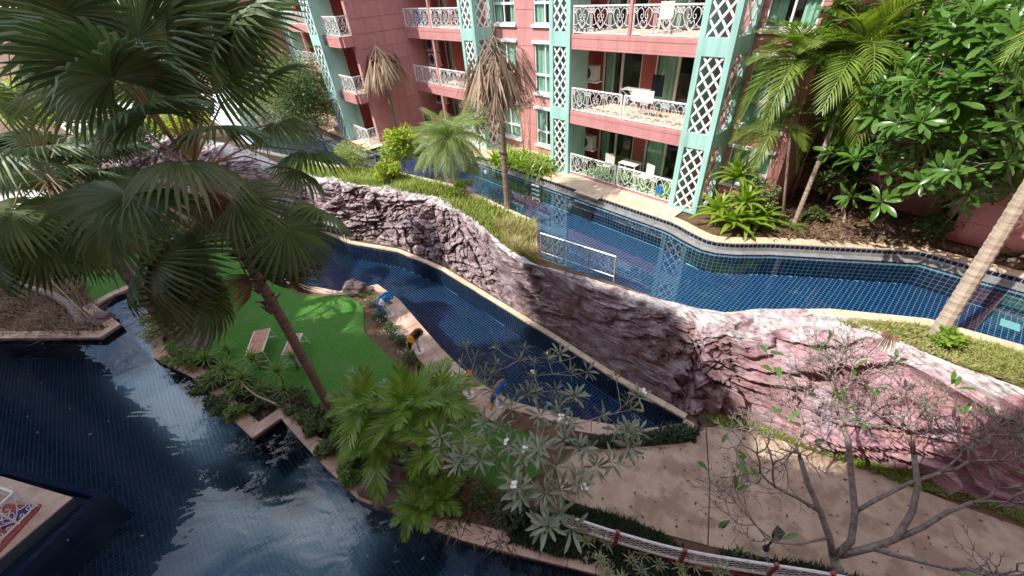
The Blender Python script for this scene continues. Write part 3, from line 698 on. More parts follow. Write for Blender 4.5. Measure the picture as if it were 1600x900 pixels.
# wall between the first two pillars, and the one right of the last pillar
ops = []
for k in range(3):
    z0, z1 = k * FL + (.17 if k else .5), k * FL + 2.30
    ops += [(-18.55, -17.0, z0, z1), (-15.75, -14.35, z0, z1)]
bands(main, 'wall', -19.0, -13.2, 15.8, 16.1, 0, 8.7, ops)
for q in ops: window(main, q[0], q[1], 15.8, q[2], q[3], cur=random.choice([1, .75, .6]))
ops = [(-5.72, -4.28, k * FL + (.95 if k == 0 else .17), k * FL + 2.28) for k in range(3)]
bands(main, 'wall', -6.2, -3.9, 15.9, 16.2, 0, 8.7, ops)
for q in ops: window(main, q[0], q[1], 15.9, q[2], q[3], cur=random.choice([.8, .7]))
b = MB(); b.box(-4.15, -3.902, 16.2, 19.3, 0, TOP); b.build('wall', M['pink'], main)
op3 = [(-3.1, -1.8, k * FL + .85, k * FL + 2.30) for k in range(3)]
bands(main, 'wall', -3.9, 1.0, 19.3, 19.6, 0, 8.7, op3)
for q in op3: window(main, q[0], q[1], 19.3, q[2], q[3], cur=.4)
# far right wing, turned forwards
b = MB(); b.box(.9, 1.15, 17.95, 19.3, 0, TOP); b.build('wall', M['pink'], main)
op4 = [(2.9, 4.6, k * FL + .6, k * FL + 2.3) for k in range(3)]
bands(main, 'wall', 1.15, 12, 17.9, 18.2, 0, 8.7, op4)
for q in op4: window(main, q[0], q[1], 17.9, q[2], q[3], cur=1)
# balconies between the middle pillars
def back_wall(a0, a1, d, doors, m='pinkdeep'):
    ops = [(x0, x1, k * FL + .0, k * FL + 2.2) for k in range(3) for x0, x1 in doors]
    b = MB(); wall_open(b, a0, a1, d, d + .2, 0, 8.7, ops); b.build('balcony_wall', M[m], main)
    for q in ops: sliding(main, q[0], q[1], d + .05, q[2] + .012, q[3], random.choice([.3, .6, .7]))
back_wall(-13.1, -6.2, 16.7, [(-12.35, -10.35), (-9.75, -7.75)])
for k in (1, 2): slab(main, -12.38, -7.05, 14.58, 16.7, k * FL)
MB().box(-12.38, -7.05, 14.6, 14.8, -.02, .06).build('kerb', M['pink'], main)
for k in range(3):
    z = k * FL + (.06 if k == 0 else 0)
    m_ = -9.7 if k == 2 else -9.75
    railing(main, (-12.36, 14.64), (m_ - .06, 14.64), z); railing(main, (m_ + .06, 14.64), (-7.05, 14.64), z)
MB().bbox(-9.79, -9.66, 14.56, 14.72, 5.8, 8.2).build('post', M['pink'], main)
MB().box(-12.3, -7.1, 14.7, 16.6, -.03, .02).build('mat', M['mat_green'], main)
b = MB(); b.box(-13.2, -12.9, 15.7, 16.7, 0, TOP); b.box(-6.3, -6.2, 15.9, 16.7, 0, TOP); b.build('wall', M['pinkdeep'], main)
pillar(main, -13.55, -12.42, 14.5, 15.75, ('F',))
pillar(main, -7.03, -5.87, 14.42, 15.85)
# balconies left of the first window wall
back_wall(-25.2, -19.6, 16.7, [(-24.6, -23.3), (-21.2, -19.9)])
for k in (1, 2): slab(main, -25.2, -19.65, 14.58, 16.7, k * FL)
for k in range(3):
    railing(main, (-25.18, 14.62), (-22.62, 14.62), k * FL); railing(main, (-22.42, 14.62), (-19.65, 14.62), k * FL)
    MB().bbox(-22.6, -22.45, 14.57, 14.74, k * FL + (.0 if k else 0), k * FL + FL - .54).build('post', M['pink'], main)
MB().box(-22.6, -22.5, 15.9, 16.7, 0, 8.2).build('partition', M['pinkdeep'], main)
pillar(main, -19.65, -18.5, 14.45, 15.75)
# block standing forward on the left, its big blank side wall
bw = MB(); bw.box(-25.5, -25.222, 11.17, 16.9, 0, TOP); wl = bw.build('side_wall', M['pink'], main)
z = .0
while z < 8.7:
    MB().box(-25.24, -25.2, 11.172, 14.6 if True else 16, z + .014, z + .711).build('wall_band', M['pink'], wl); z += .725
for k in range(3):      # recessed balcony with a door
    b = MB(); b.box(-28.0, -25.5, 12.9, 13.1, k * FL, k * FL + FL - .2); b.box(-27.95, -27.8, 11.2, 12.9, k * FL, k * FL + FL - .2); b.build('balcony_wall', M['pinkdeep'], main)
    d = MB(); d.box(-26.25, -26.15, 12.1, 12.9, k * FL, k * FL + 2.3); d.box(-25.56, -25.5, 11.5, 12.7, k * FL, k * FL + 2.3); d.build('door_frame', M['cream'], main)
    MB().box(-25.545, -25.505, 11.75, 12.6, k * FL + .05, k * FL + 2.2).build('door', M['curtain'], main)
    railing(main, (-27.15, 10.5), (-25.2, 10.5), k * FL + (.0 if k else .0)); railing(main, (-25.2, 10.52), (-25.2, 11.15), k * FL)
for k in (1, 2):
    slab(main, -27.3, -25.32, 10.45, 12.9, k * FL); MB().bbox(-25.3, -25.13, 10.58, 11.168, k * FL - .52, k * FL + .002).build('balcony_beam', M['pink'], main)
pillar(main, -28.45, -27.15, 10.05, 11.25, ('F',))
b = MB(); b.box(-28.4, -28.2, 11.25, 16.9, 0, TOP); b.box(-38.3, -28.2, 16.5, 16.9, 0, TOP); b.build('wall', M['pink'], main)
# the next bay of the facade, far left
for k in (1, 2): slab(main, -43.9, -38.2, 13.9, 16, k * FL)
for k in range(3):
    railing(main, (-43.8, 13.95), (-41.2, 13.95), k * FL); railing(main, (-41.0, 13.95), (-38.3, 13.95), k * FL)
    MB().bbox(-41.2, -41.02, 13.88, 14.1, k * FL, k * FL + 2.4).build('post', M['pink'], main)
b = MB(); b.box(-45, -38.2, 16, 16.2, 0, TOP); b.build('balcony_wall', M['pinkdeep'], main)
pillar(main, -45.2, -43.9, 13.8, 15, ('F',))
pillar(main, -38.2, -37, 13.8, 15, ('F',))
bw = MB(); bw.box(-46.2, -45.9, 9.6, 16.5, 0, TOP); wl = bw.build('side_wall', M['pink'], main)
z = 0.
while z < 8.7:
    MB().box(-45.92, -45.88, 9.602, 16, z + .014, z + .711).build('wall_band', M['pink'], wl); z += .725
ops = [(-47.3, -46.4, k * FL + .7, k * FL + 2.3) for k in range(4)]
bands(main, 'wall', -47.6, -45.9, 9.3, 9.6, 0, 11.6, ops)
for q in ops: window(main, q[0], q[1], 9.3, q[2], q[3])
pillar(main, -49.2, -47.9, 8.2, 9.5, ('F', 'R'), (0, 1, 2, 3))
for k in (1, 2, 3): slab(main, -54, -49.2, 8.6, 11, k * FL)
for k in range(4): railing(main, (-54, 8.65), (-49.2, 8.65), k * FL)
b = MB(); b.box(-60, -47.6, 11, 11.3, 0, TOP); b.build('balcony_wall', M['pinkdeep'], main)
# everything above the picture's edge: storeys go on as plain walls and beams, and the roof
b = MB()
for a0, a1, d in ((-19.0, -12.9, 15.8), (-6.2, -3.9, 15.9), (-3.9, 1.0, 19.3), (1.0, 12, 17.9), (-47.6, -45.9, 9.3)):
    ops = [(a0 + .5, a1 - .4, k * FL + .5, k * FL + 2.3) for k in range(3, 8)]; wall_open(b, a0, a1, d, d + .3, 8.7 if d != 9.3 else 11.6, TOP, [o_ for o_ in ops if o_[1] > o_[0]])
for k in range(3, 9):
    for a0, a1, d0 in ((-12.38, -7.05, 14.58), (-25.2, -19.65, 14.58), (-27.3, -25.14, 10.45), (-43.9, -38.2, 13.9)): b.box(a0, a1, d0, d0 + 2.1, k * FL - .5, k * FL)
for a0, a1, d in ((-12.9, -6.2, 16.7), (-25.2, -19.6, 16.7), (-28.2, -25.5, 12.9)): b.box(a0, a1, d + .003, d + .2, 8.7, TOP)
b.build('upper_storeys', M['pink'], main)
b = MB(); b.box(-28.4, -4.15, 16.95, 26, TOP - .2, TOP); b.box(-60, -38, 11.3, 26, TOP - .2, TOP); b.box(-4.15, 12, 19.6, 28, TOP - .2, TOP); b.box(-28.4, -4.2, 18.2, 18.3, 0, TOP); b.box(-60, -28.4, 20, 20.1, 0, TOP); b.box(-28.4, 12, 24, 24.1, 0, TOP); b.box(-28.4, -28.3, 16.9, 20, 0, TOP)
b.build('roof', M['roof'], main)

# ---------------------------------------------------------------- the building the picture is taken from (behind the camera; its roofline is shaped to cast the garden shadow)
own = empty('apartment_building', (0, -1.6, 0), math.atan2(-.16, 1), 'pink apartment building behind the viewpoint, its roof outline shaped to cast the garden shadow', 'building')
prof = [(-75, 27.7), (-29.5, 27.7), (-27, 29.9), (-24, 30.2), (-18.3, 26.6), (-13.4, 18.6), (-12.2, 17.0), (-8.6, 16.2), (-7.2, 15.4), (-6.9, 17), (-6.3, 19.5), (-5.9, 30), (45, 30)]
s_ = math.hypot(1, .16); prof = [(x * s_, z) for x, z in prof]
b = MB(); vs = [(x, 0, z) for x, z in prof] + [(x, -3.2, z) for x, z in prof] + [(x, 0, -3) for x, z in prof] + [(x, -3.2, -3) for x, z in prof]; n = len(prof)
fs = []
for i in range(n - 1):
    fs += [(i, i + 1, n + i + 1, n + i), (2 * n + i, 2 * n + i + 1, i + 1, i), (n + i, n + i + 1, 3 * n + i + 1, 3 * n + i)]
fs += [(0, n, 3 * n, 2 * n), (n - 1, 2 * n - 1, 4 * n - 1, 3 * n - 1)]
b.add(vs, fs); b.build('wall', M['pink'], own)
b = MB()
for k in range(-1, 6):
    for x in range(-24, 12):
        b.box(x * 3 + .5, x * 3 + 2.2, .003, .02, k * FL + .9, k * FL + 2.4)
b.build('window_band', M['dark'], own)
# its left wing closes the court (wall colour darkened so the big pool mirrors it dark)
lw = empty('apartment_wing', (-32, 0, -3), 0, 'tall apartment wing, coloured dark for the pool reflection, closing the court beyond the left edge', 'building')
b = MB(); b.box(-13, 0, -3.2, 22.5, 0, 26.6); b.build('wall', mat('darkened_wing_wall', (.09, .10, .12), (.13, .14, .16), .8, 2), lw)
for k in range(9):
    for j in range(6):
        y = -1.5 + j * 4.2; MB().box(.004, .05, y, y + 2.0, k * FL + .9, k * FL + 2.5).build('window', M['dark'], lw); MB().box(.004, .5, y - .4, y + 2.4, k * FL + .3, k * FL + .5).build('ledge', M['groutdark'], lw)

# ---------------------------------------------------------------- plant parts
def frame(p, f, u=Vector((0, 0, 1)), s=1.0, roll=0.):
    """matrix with x along f, z as near u as can be"""
    f = Vector(f).normalized(); y = Vector(u).cross(f)
    if y.length < 1e-4: y = f.orthogonal()
    y.normalize(); z = f.cross(y)
    m = Matrix(((f.x, y.x, z.x, p[0]), (f.y, y.y, z.y, p[1]), (f.z, y.z, z.z, p[2]), (0, 0, 0, 1)))
    return m @ Matrix.Rotation(roll, 4, 'X') @ Matrix.Diagonal((s, s, s, 1))
def dirv(az, el): return Vector((math.cos(az) * math.cos(el), math.sin(az) * math.cos(el), math.sin(el)))
def rnd(a, b): return random.uniform(a, b)
def fan_mesh(m, n=46, span=300, droop=.35, cup=.16, free=.50, seed=0, name='frond'):
    """pleated fan blade of radius 1: fused near the stalk, free hanging tips beyond"""
    rg = random.Random(seed); b = MB(); sp = R(span); wob = [rg.uniform(-.015, .015) for _ in range(n + 1)]
    def P(r, t, dz): 
        x, y = r * math.cos(t), r * math.sin(t); return (x, y, dz - droop * max(0, r - .1) ** 2.0 - cup * abs(math.sin(t / 2)) ** 2 * r * 1.2 + .10 * r * (1 - r))
    rs = (.03, .28, free)
    for i in range(n):
        t0 = -sp / 2 + sp * i / n; t1 = t0 + sp / n; tm = (t0 + t1) / 2; Lk = (.80 + .20 * math.cos(tm * .55)) * rg.uniform(.94, 1.04); fr = free * rg.uniform(.9, 1.12); w = (t1 - t0)
        vs = []
        for r in (rs[0], rs[1] * Lk, fr * Lk): vs += [P(r, t0 + (0 if r < .5 else .04 * w), -.018 * r), P(r, tm, .045 * r), P(r, t1 - (0 if r < .5 else .04 * w), -.018 * r)]
        sag = rg.uniform(.04, .26); tw = rg.uniform(-.35, .35) * w
        q = (fr + 1) / 2 * Lk; a = P(q, t0 + .22 * w + tw * .4, -.02 - sag * .25); b_ = P(q, tm + tw * .4, .02 - sag * .25); c = P(q, t1 - .22 * w + tw * .4, -.02 - sag * .25); e = P(Lk, tm + tw, -sag)
        vs += [a, b_, c, e]
        fs = []
        for k in (0, 3): fs += [(k, k + 3, k + 4, k + 1), (k + 1, k + 4, k + 5, k + 2)]
        fs += [(6, 9, 10, 7), (7, 10, 11, 8), (9, 12, 10), (10, 12, 11)]
        b.add(vs, fs)
    return b.mesh(name, m)
def pinnate_mesh(m, n=26, ll=.42, droop=.55, ang=52, w=.034, vee=.35, seed=0, name='frond', hang=.25):
    """feather frond of length 1 along x"""
    rg = random.Random(seed); b = MB()
    def rc(t): return Vector((t * (1 - .12 * droop * t), 0, .28 * t - droop * t * t))
    b.tube([rc(k / 8) for k in range(9)], [.014 * (1 - .8 * k / 8) + .002 for k in range(9)], 4, False)
    for i in range(n):
        t = .16 + .84 * (i + .5) / n; L = ll * (math.sin(math.pi * min(1, .18 + t * .80)) ** .7) * rg.uniform(.9, 1.08); an = R(ang) * (1.05 - .55 * t) + rg.uniform(-.06, .06)
        p = rc(t); d = (rc(min(1, t + .02)) - rc(t - .02)).normalized(); up = Vector((0, 1, 0)).cross(d) * -1
        for s in (1, -1):
            o = (d * math.cos(an) + Vector((0, s, 0)) * math.sin(an) * math.cos(vee) + up * math.sin(an) * math.sin(vee)).normalized()
            wd = d * w * .5; g = Vector((0, 0, -hang * rg.uniform(.6, 1.5)))
            m1 = p + o * L * .5 + g * L * .22; e = p + o * L * .97 + g * L * 1.0
            b.add([p - wd * .4, p + wd * .4, m1 + wd, e, m1 - wd], [(0, 1, 2, 4), (4, 2, 3)])
    return b.mesh(name, m)
def strap_mesh(m, w=.07, droop=.9, up=.0, fold=.25, name='leaf', seg=6, shape=.5, tipw=.05):
    """single blade of length 1 along x, arching down"""
    b = MB(); vs = []
    for k in range(seg + 1):
        t = k / seg; ww = w * (math.sin(math.pi * min(1, .12 + t * .88) ** shape) ** .8 + tipw * (1 - t)) * .5
        z = up * t - droop * t ** 2.2 * .5; x = t * (1 - .18 * droop * t)
        vs += [(x, -ww, z + ww * fold), (x, 0, z), (x, ww, z + ww * fold)]
    fs = []
    for k in range(seg): a = k * 3; fs += [(a, a + 3, a + 4, a + 1), (a + 1, a + 4, a + 5, a + 2)]
    return b.add(vs, fs).mesh(name, m, True)
def paddle_mesh(m, name='leaf', w=.26):
    """frangipani leaf: stalk, widest beyond the middle, blunt tip"""
    b = MB(); pr = ((0, .02), (.14, .035), (.35, .62), (.62, 1), (.82, .86), (.95, .4), (1, .06)); vs = []
    for t, q in pr:
        z = .10 * t - .30 * t * t; ww = w * q * .5; vs += [(t, -ww, z + .30 * ww), (t, 0, z), (t, ww, z + .30 * ww)]
    fs = []
    for k in range(len(pr) - 1): a = k * 3; fs += [(a, a + 3, a + 4, a + 1), (a + 1, a + 4, a + 5, a + 2)]
    return b.add(vs, fs).mesh(name, m, True)
FANS = [fan_mesh(M['fan'], 36 + i, 280 + 12 * i, .12 + .13 * i, .06 + .08 * (i % 3), .52 + .03 * (i % 4), i) for i in range(5)]
FAND = [fan_mesh(M['fandead'], 36, 200, .75, .9, .35, 40 + i) for i in range(2)]
AREC = [pinnate_mesh(M['areca'], 22, .42, .60 + .25 * i, 55, .046, .4, i, hang=.2) for i in range(3)]
ARES = [pinnate_mesh(M['arecad'], 13, .44, .40 + .25 * i, 50, .095, .25, 10 + i, hang=.10) for i in range(3)]
FINE = [pinnate_mesh(M['fine'], 44, .34, .75 + .2 * i, 60, .016, .1, 20 + i, hang=.6) for i in range(3)]
GOLD = [pinnate_mesh(M['gold'], 22, .40, 1.0, 50, .045, .3, 31, hang=.6)]
COCO = [pinnate_mesh(M['areca'], 40, .28, .6 + .2 * i, 60, .02, .3, 50 + i) for i in range(2)]
STRAP = [strap_mesh(M['strap'], .095, .7 + .5 * i, .25) for i in range(3)]
STRAPD = [strap_mesh(M['bush'], .07, .6 + .5 * i, .3) for i in range(2)]
DRAC = [strap_mesh(M['strap'], .17, .6 + .4 * i, .25, shape=.7) for i in range(2)]
YUCC = [strap_mesh(M['yucc'], .065, .35 + .3 * i, .1) for i in range(2)]
VARI = [strap_mesh(M['varieg'], .16, .45 + .4 * i, .2) for i in range(2)]
BROM = [strap_mesh(M['brom'], .06, .4 + .3 * i, .2) for i in range(2)]; BROB = [strap_mesh(M['brombr'], .07, .3, .15)]
FRAN = [paddle_mesh(M['frangi'])]; FRAG = [paddle_mesh(M['frangig'], w=.19)]
def bole(pts, rads, m, parent, name='trunk', n=10, rings=0):
    b = MB(); P_ = [Vector(p) for p in pts]
    if rings:
        q, r2 = [], []; tot = 0
        for (a, ra), (c, rb) in zip(zip(P_, rads), zip(P_[1:], rads[1:])):
            k = max(2, int((c - a).length / rings))
            for i in range(k):
                q.append(a.lerp(c, i / k)); r2.append((ra + (rb - ra) * i / k) * (1 + (.06 if len(q) % 2 else -.03)))
        q.append(P_[-1]); r2.append(rads[-1]); P_, rads = q, r2
    return b.tube(P_, rads, n).build(name, M[m], parent, not rings)
ORD = ('leftmost', 'second from the left', 'third from the left', 'fourth from the left', 'fifth from the left', 'sixth from the left', 'seventh from the left', 'eighth from the left', 'ninth from the left')
def nth(k, xs, what):
    """label of the k-th of a row by where it stands from the left or right"""
    o_ = sorted(range(len(xs)), key=lambda i: xs[i]).index(k); n = len(xs)
    w = ORD[o_] if o_ <= n // 2 else ORD[n - 1 - o_].replace('left', 'right').replace('rightmost', 'rightmost')
    return what + ', ' + w
def plant(name, label, cat, loc, group=None): return empty(name, loc, 0, label, cat, group)
def put(name, mesh, root, p, f, s, u=Vector((0, 0, 1)), roll=0., sy=None, **k):
    """leaf in world place under its plant"""
    m = frame(p, f, u, s, roll)
    return inst(name, mesh, root, Matrix.Translation(-Vector(root.location)) @ m, **k)
def rosette(root, p, meshes, n, L, el0=-.1, el1=1.2, az0=0, name='leaf', jit=.2):
    for i in range(n):
        t = (i + .5) / n; az = i * 2.39996 + az0; el = el0 + (el1 - el0) * t ** 1.0 + rnd(-jit, jit) * .5
        put(name, random.choice(meshes), root, p, dirv(az, el), L * rnd(.8, 1.1) * (1 - .25 * t))
def tuft(name, label, cat, loc, meshes, n, L, el0=-.1, el1=1.2, group=None, stem=0, stemr=.03, stemm='bark'):
    r_ = plant(name, label, cat, loc, group); top = Vector(loc) + Vector((rnd(-.1, .1), rnd(-.1, .1), stem))
    if stem: bole([Vector((0, 0, 0)), (top - Vector(loc)) * .5 + Vector((.03, .03, 0)), top - Vector(loc)], [stemr, stemr * .9, stemr * .8], stemm, r_, 'stem', 6)
    rosette(r_, top, meshes, n, L, el0, el1, rnd(0, 6)); return r_
def foliage(b, c, rad, n, size, shell=.35, drop=.3, flat=.45):
    """many small leaves through a lumpy volume"""
    cl = [(Vector((rnd(-1, 1), rnd(-1, 1), rnd(-.6, 1))), rnd(.3, .5)) for _ in range(max(3, n // 140))]
    for _ in range(n):
        q, sr = random.choice(cl); d = Vector((random.gauss(0, 1), random.gauss(0, 1), random.gauss(0, 1))).normalized() * sr * rnd(.55, 1) ** .5
        p = q.normalized() * (q.length * .62) + d
        p = Vector((c[0] + p.x * rad[0], c[1] + p.y * rad[1], c[2] + p.z * rad[2]))
        f = dirv(rnd(0, 6.283), rnd(-.9, .6)); u = dirv(rnd(0, 6.283), rnd(.3, 1.5)); y = u.cross(f).normalized(); s = size * rnd(.6, 1.25)
        b.add([p, p + f * s * .45 + y * s * flat * .5, p + f * s, p + f * s * .45 - y * s * flat * .5], [(0, 1, 2, 3)])
def shrub(name, label, loc, rad, n, size, m='bush', cat='bush', group=None, stems=5, flat=.45, extra=None):
    r_ = plant(name, label, cat, loc, group); b = MB(); foliage(b, (0, 0, rad[2] * .9), rad, n, size, flat=flat); b.build('foliage', M[m], r_, kind='stuff')
    s = MB()
    for i in range(stems):
        az = rnd(0, 6.28); s.tube([(0, 0, -.02), (math.cos(az) * rad[0] * .25, math.sin(az) * rad[1] * .25, rad[2] * .7), (math.cos(az) * rad[0] * .55, math.sin(az) * rad[1] * .55, rad[2] * 1.4)], [.025, .018, .006], 5)
    s.build('stems', M['bark'], r_)
    if extra:
        e = MB(); foliage(e, (0, 0, rad[2] * 1.1), [x * 1.02 for x in rad], extra[0], extra[1], flat=.9); e.build(extra[3] if len(extra) > 3 else 'flowers', M[extra[2]], r_, kind='stuff')
    return r_
def blades(name, label, cat, poly, n, h, w, m, z=0., lean=.6, kind='stuff', parent=None, zf=None):
    """grass or ground cover scattered over a patch"""
    b = MB(); xs = [p[0] for p in poly]; ys = [p[1] for p in poly]; k = 0; tries = 0
    while k < n and tries < n * 20:
        tries += 1; x, y = rnd(min(xs), max(xs)), rnd(min(ys), max(ys))
        if not inside((x, y), poly): continue
        dens = noise.noise(Vector((x * .9, y * .9, 4.4)))
        if dens < rnd(-.8, .1): continue
        k += 1; az = rnd(0, 6.283); hh = h * rnd(.5, 1.3) * (1 + dens * .6); l = hh * lean * rnd(.2, 1.3); c, s = math.cos(az), math.sin(az); zz = z + (zf(x, y) if zf else 0)
        pw = w * rnd(.7, 1.3) * .5
        b.add([(x - s * pw, y + c * pw, zz), (x + s * pw, y - c * pw, zz), (x + c * l * .4 + s * pw, y + s * l * .4 - c * pw, zz + hh * .6), (x + c * l, y + s * l, zz + hh * .95), (x + c * l * .4 - s * pw, y + s * l * .4 + c * pw, zz + hh * .6)], [(0, 1, 2, 4), (4, 2, 3)])
    return b.build(name, m, parent, label=label, cat=cat, kind=kind)

# ---------------------------------------------------------------- the great fan palms on the left
def fan_palm(label, base, crown, hubs, rad, blade, extra=0, trunk_r=(.17, .14), dead=(), auto=0):
    r_ = plant('fan_palm', label, 'palm tree', base)
    B, C = Vector(base), Vector(crown); mid = B.lerp(C, .5) + Vector((.05, .02, 0))
    bole([Vector((0, 0, -.05)), mid - B, C - B], [trunk_r[0], trunk_r[1], trunk_r[1] * 1.0], 'trunk', r_, rings=.11)
    bt = MB(); H = (C - B).length           # old leaf bases under the crown
    for i in range(70):
        t = rnd(.52, .98); p = (B.lerp(C, t) - B); az = i * 2.4; d = dirv(az, rnd(.5, 1.0)); q = p + Vector((math.cos(az), math.sin(az), 0)) * trunk_r[1] * .8
        bt.tube([q, q + d * rnd(.12, .30)], [.045, .012], 4)
    bt.build('leaf_bases', M['boot'], r_, kind='stuff')
    def leaf(hub, k, s, meshes=FANS, pm='petiole'):
        v = (hub - C); f = v.normalized(); pet = MB(); a = C + f * .12 - Vector((0, 0, rnd(0, .35))); mid_ = a.lerp(hub, .5) + Vector((0, 0, .14 * v.length))
        pet.tube([a - B, mid_ - B, hub - B], [.028, .018, .014], 5); pet.build('petiole', M[pm], r_)
        f2 = (f + (hub - mid_).normalized() * .8 + Vector((0, 0, -.15))).normalized(); u = Vector((0, 0, 1)) if abs(f2.z) < .85 else Vector((-f.x, -f.y, .3))
        u = (u + dirv(rnd(0, 6.28), 0) * .35).normalized(); y = u.cross(f2).normalized(); u = f2.cross(y)
        put('frond', meshes[k % len(meshes)], r_, hub, f2, s, u)
    for k, h in enumerate(hubs):
        x, y, s = h[:3]; near = h[3] if len(h) > 3 else 1; rr = rad * rnd(.88, 1.12)
        leaf(on_ball(x, y, C, rr, bool(near)), k, blade * s)
    for k in range(auto):
        az = k * 2.4; el = rnd(-.5, .9); leaf(C + dirv(az, el) * rad * rnd(.8, 1), k, blade * rnd(.8, 1))
    for k, (x, y, s) in enumerate(dead): leaf(on_ball(x, y, C, rad * .75, True), k, blade * s, FAND)
    return r_
B1 = G(525, 655, -3); C1 = Vector((B1.x, B1.y, 5.45))
fan_palm('tall fan palm rising from the lawn edge beside the wooden tables, huge dark green fans', B1, C1,
 [(187, 115, 1.15, 1), (176, 124, .85, 1), (320, 105, 1.05, 0), (268, 62, 1.05, 0), (285, 252, .85, 1), (203, 306, .95, 1), (370, 312, .85, 1), (275, 392, .95, 1), (325, 405, .8, 1),
  (398, 335, .8, 0), (446, 356, 1.0, 1), (497, 326, .8, 0), (480, 236, .85, 0), (462, 268, .7, 0), (430, 192, .8, 0), (408, 128, .95, 0), (352, 72, 1., 0), (240, 30, 1.1, 0), (150, 45, 1.1, 1), (130, 150, .9, 0),
  (232, 180, .8, 1), (345, 200, .7, 1), (240, 410, .85, 1), (395, 405, .8, 1), (300, 330, .7, 0), (215, 415, .85, 1), (262, 448, .85, 1), (318, 462, .95, 1), (430, 392, .8, 1), (180, 350, .8, 1), (215, 60, 1.1, 0), (330, 35, 1., 0), (100, 20, 1.1, 0), (385, 40, .9, 0), (250, 130, 1.0, 0)],
 1.95, 1.18, trunk_r=(.125, .12), dead=((455, 432, .5), (385, 430, .6), (330, 300, .5)))
C2 = G(62, 262, 4.2); B2 = Vector((C2.x, C2.y, -3))
fan_palm('second fan palm at the left edge, its crown overlapping the tall one', B2, C2,
 [(70, 232, 1.05, 1), (52, 134, 1.0, 1), (128, 348, .9, 1), (20, 330, .95, 1), (0, 240, 1.0, 1), (12, 60, 1.0, 1), (95, 60, .9, 0), (135, 205, .8, 0), (70, 370, .9, 1), (-30, 150, 1., 1), (150, 270, .7, 0), (40, 20, 1, 0), (-30, 330, .9, 1), (110, 120, .8, 0), (60, 395, .9, 1), (125, 395, .8, 1), (160, 325, .8, 1), (5, 405, .9, 1), (30, 270, .9, 0), (100, 260, .8, 0)],
 2.3, 1.42, trunk_r=(.24, .2), dead=((100, 300, .5), (140, 330, .4)))
C3 = G(128, 262, 2.6); B3 = Vector((C3.x, C3.y, -3))
fan_palm('smaller fan palm standing between the two big ones, further back', B3, C3, [], 2.0, 1.5, trunk_r=(.22, .2), auto=20)

# ---------------------------------------------------------------- dead palms on the planter
def dead_palm(label, base, apex, n, L):
    r_ = plant('dead_palm', label, 'dead palm', base); B, A = Vector(base), Vector(apex); low = B.lerp(A, .62)
    bole([Vector((0, 0, -.05)), (A - B) * .5 + Vector((.04, 0, 0)), A - B], [.13, .10, .05], 'trunk', r_, rings=.12)
    bt = MB()
    for i in range(60):
        t = rnd(.3, .95); az = i * 2.4; q = (A - B) * t + Vector((math.cos(az), math.sin(az), 0)) * .08; bt.tube([q, q + dirv(az, .9) * .16], [.03, .01], 4)
    bt.build('leaf_bases', M['boot'], r_, kind='stuff')
    for i in range(n):          # hanging dead leaves, each a bundle of strips
        az = i * 2.4 + rnd(-.2, .2); t = rnd(.0, .42); top = A.lerp(low, t) - B; Lk = L * rnd(.7, 1.1) * (1 - .15 * t); sp = rnd(.30, .72)
        b = MB(); o_ = dirv(az, 0); end = top + o_ * Lk * sp + Vector((0, 0, -Lk * .80)); mid = top + o_ * Lk * sp * .65 + Vector((0, 0, -Lk * .22))
        b.tube([top, mid], [.014, .012], 4, False)
        for j in range(16):
            d = Vector((rnd(-1, 1), rnd(-1, 1), rnd(-.5, .5))) * .20 * Lk; m1 = mid.lerp(end, .45) + d * .45; e = end + d; w = Vector((-o_.y, o_.x, 0)) * rnd(.012, .036)
            b.add([mid - w * .4, mid + w * .4, m1 + w, e, m1 - w], [(0, 1, 2, 4), (4, 2, 3)])
        b.build('dead_frond', M['straw'], r_)
    for az in (0.5, 2.2, 4.4):
        b = MB(); b.tube([A - B, A - B + dirv(az, 1.1) * .3], [.02, .01], 4); b.build('stub', M['straw'], r_)
    return r_
b_ = G(622, 218, 0); dead_palm('dead palm with a hanging straw skirt in front of the blank pink wall', b_, (b_.x, b_.y, Hh(572, 68, b_.x, b_.y)), 46, 2.5)
b_ = G(793, 325, 0); dead_palm('dead palm with a long straw skirt in front of the middle windows', b_, (b_.x, b_.y, Hh(765, 52, b_.x, b_.y)), 60, 2.35)

# ---------------------------------------------------------------- feather palms
def feather(label, base, top, meshes, n, L, el=(-.35, 1.2), tr=.07, m='trunkl', name='feather_palm', az0=0, gold=0, boots=0, az=None):
    r_ = plant(name, label, 'palm tree', base); B, C = Vector(base), Vector(top)
    bole([Vector((0, 0, -.05)), (C - B) * .5 + Vector((rnd(-.06, .06), rnd(-.06, .06), 0)), C - B], [tr, tr * .85, tr * .7], m, r_, rings=.09 if tr > .05 else 0, n=9)
    for i in range(n):
        a = i * 2.39996 + az0 if az is None else az[0] + (az[1] - az[0]) * ((i * .618) % 1); e = el[0] + (el[1] - el[0]) * ((i + .5) / n)
        put('frond', random.choice(meshes), r_, C + Vector((0, 0, .05)), dirv(a, e), L * rnd(.85, 1.1) * (1 - .15 * (i / n)))
    for i in range(gold): put('dead_frond', GOLD[0], r_, C - Vector((0, 0, .1)), dirv(az0 + i * 2, -.7), L * .8)
    return r_
b_ = G(712, 300, 0); feather('low fine-leaved palm on the planter left of the dead palm', b_, (b_.x + .1, b_.y + .1, Hh(692, 222, b_.x, b_.y)), FINE, 44, 1.95, (-.5, 1.35), .07)
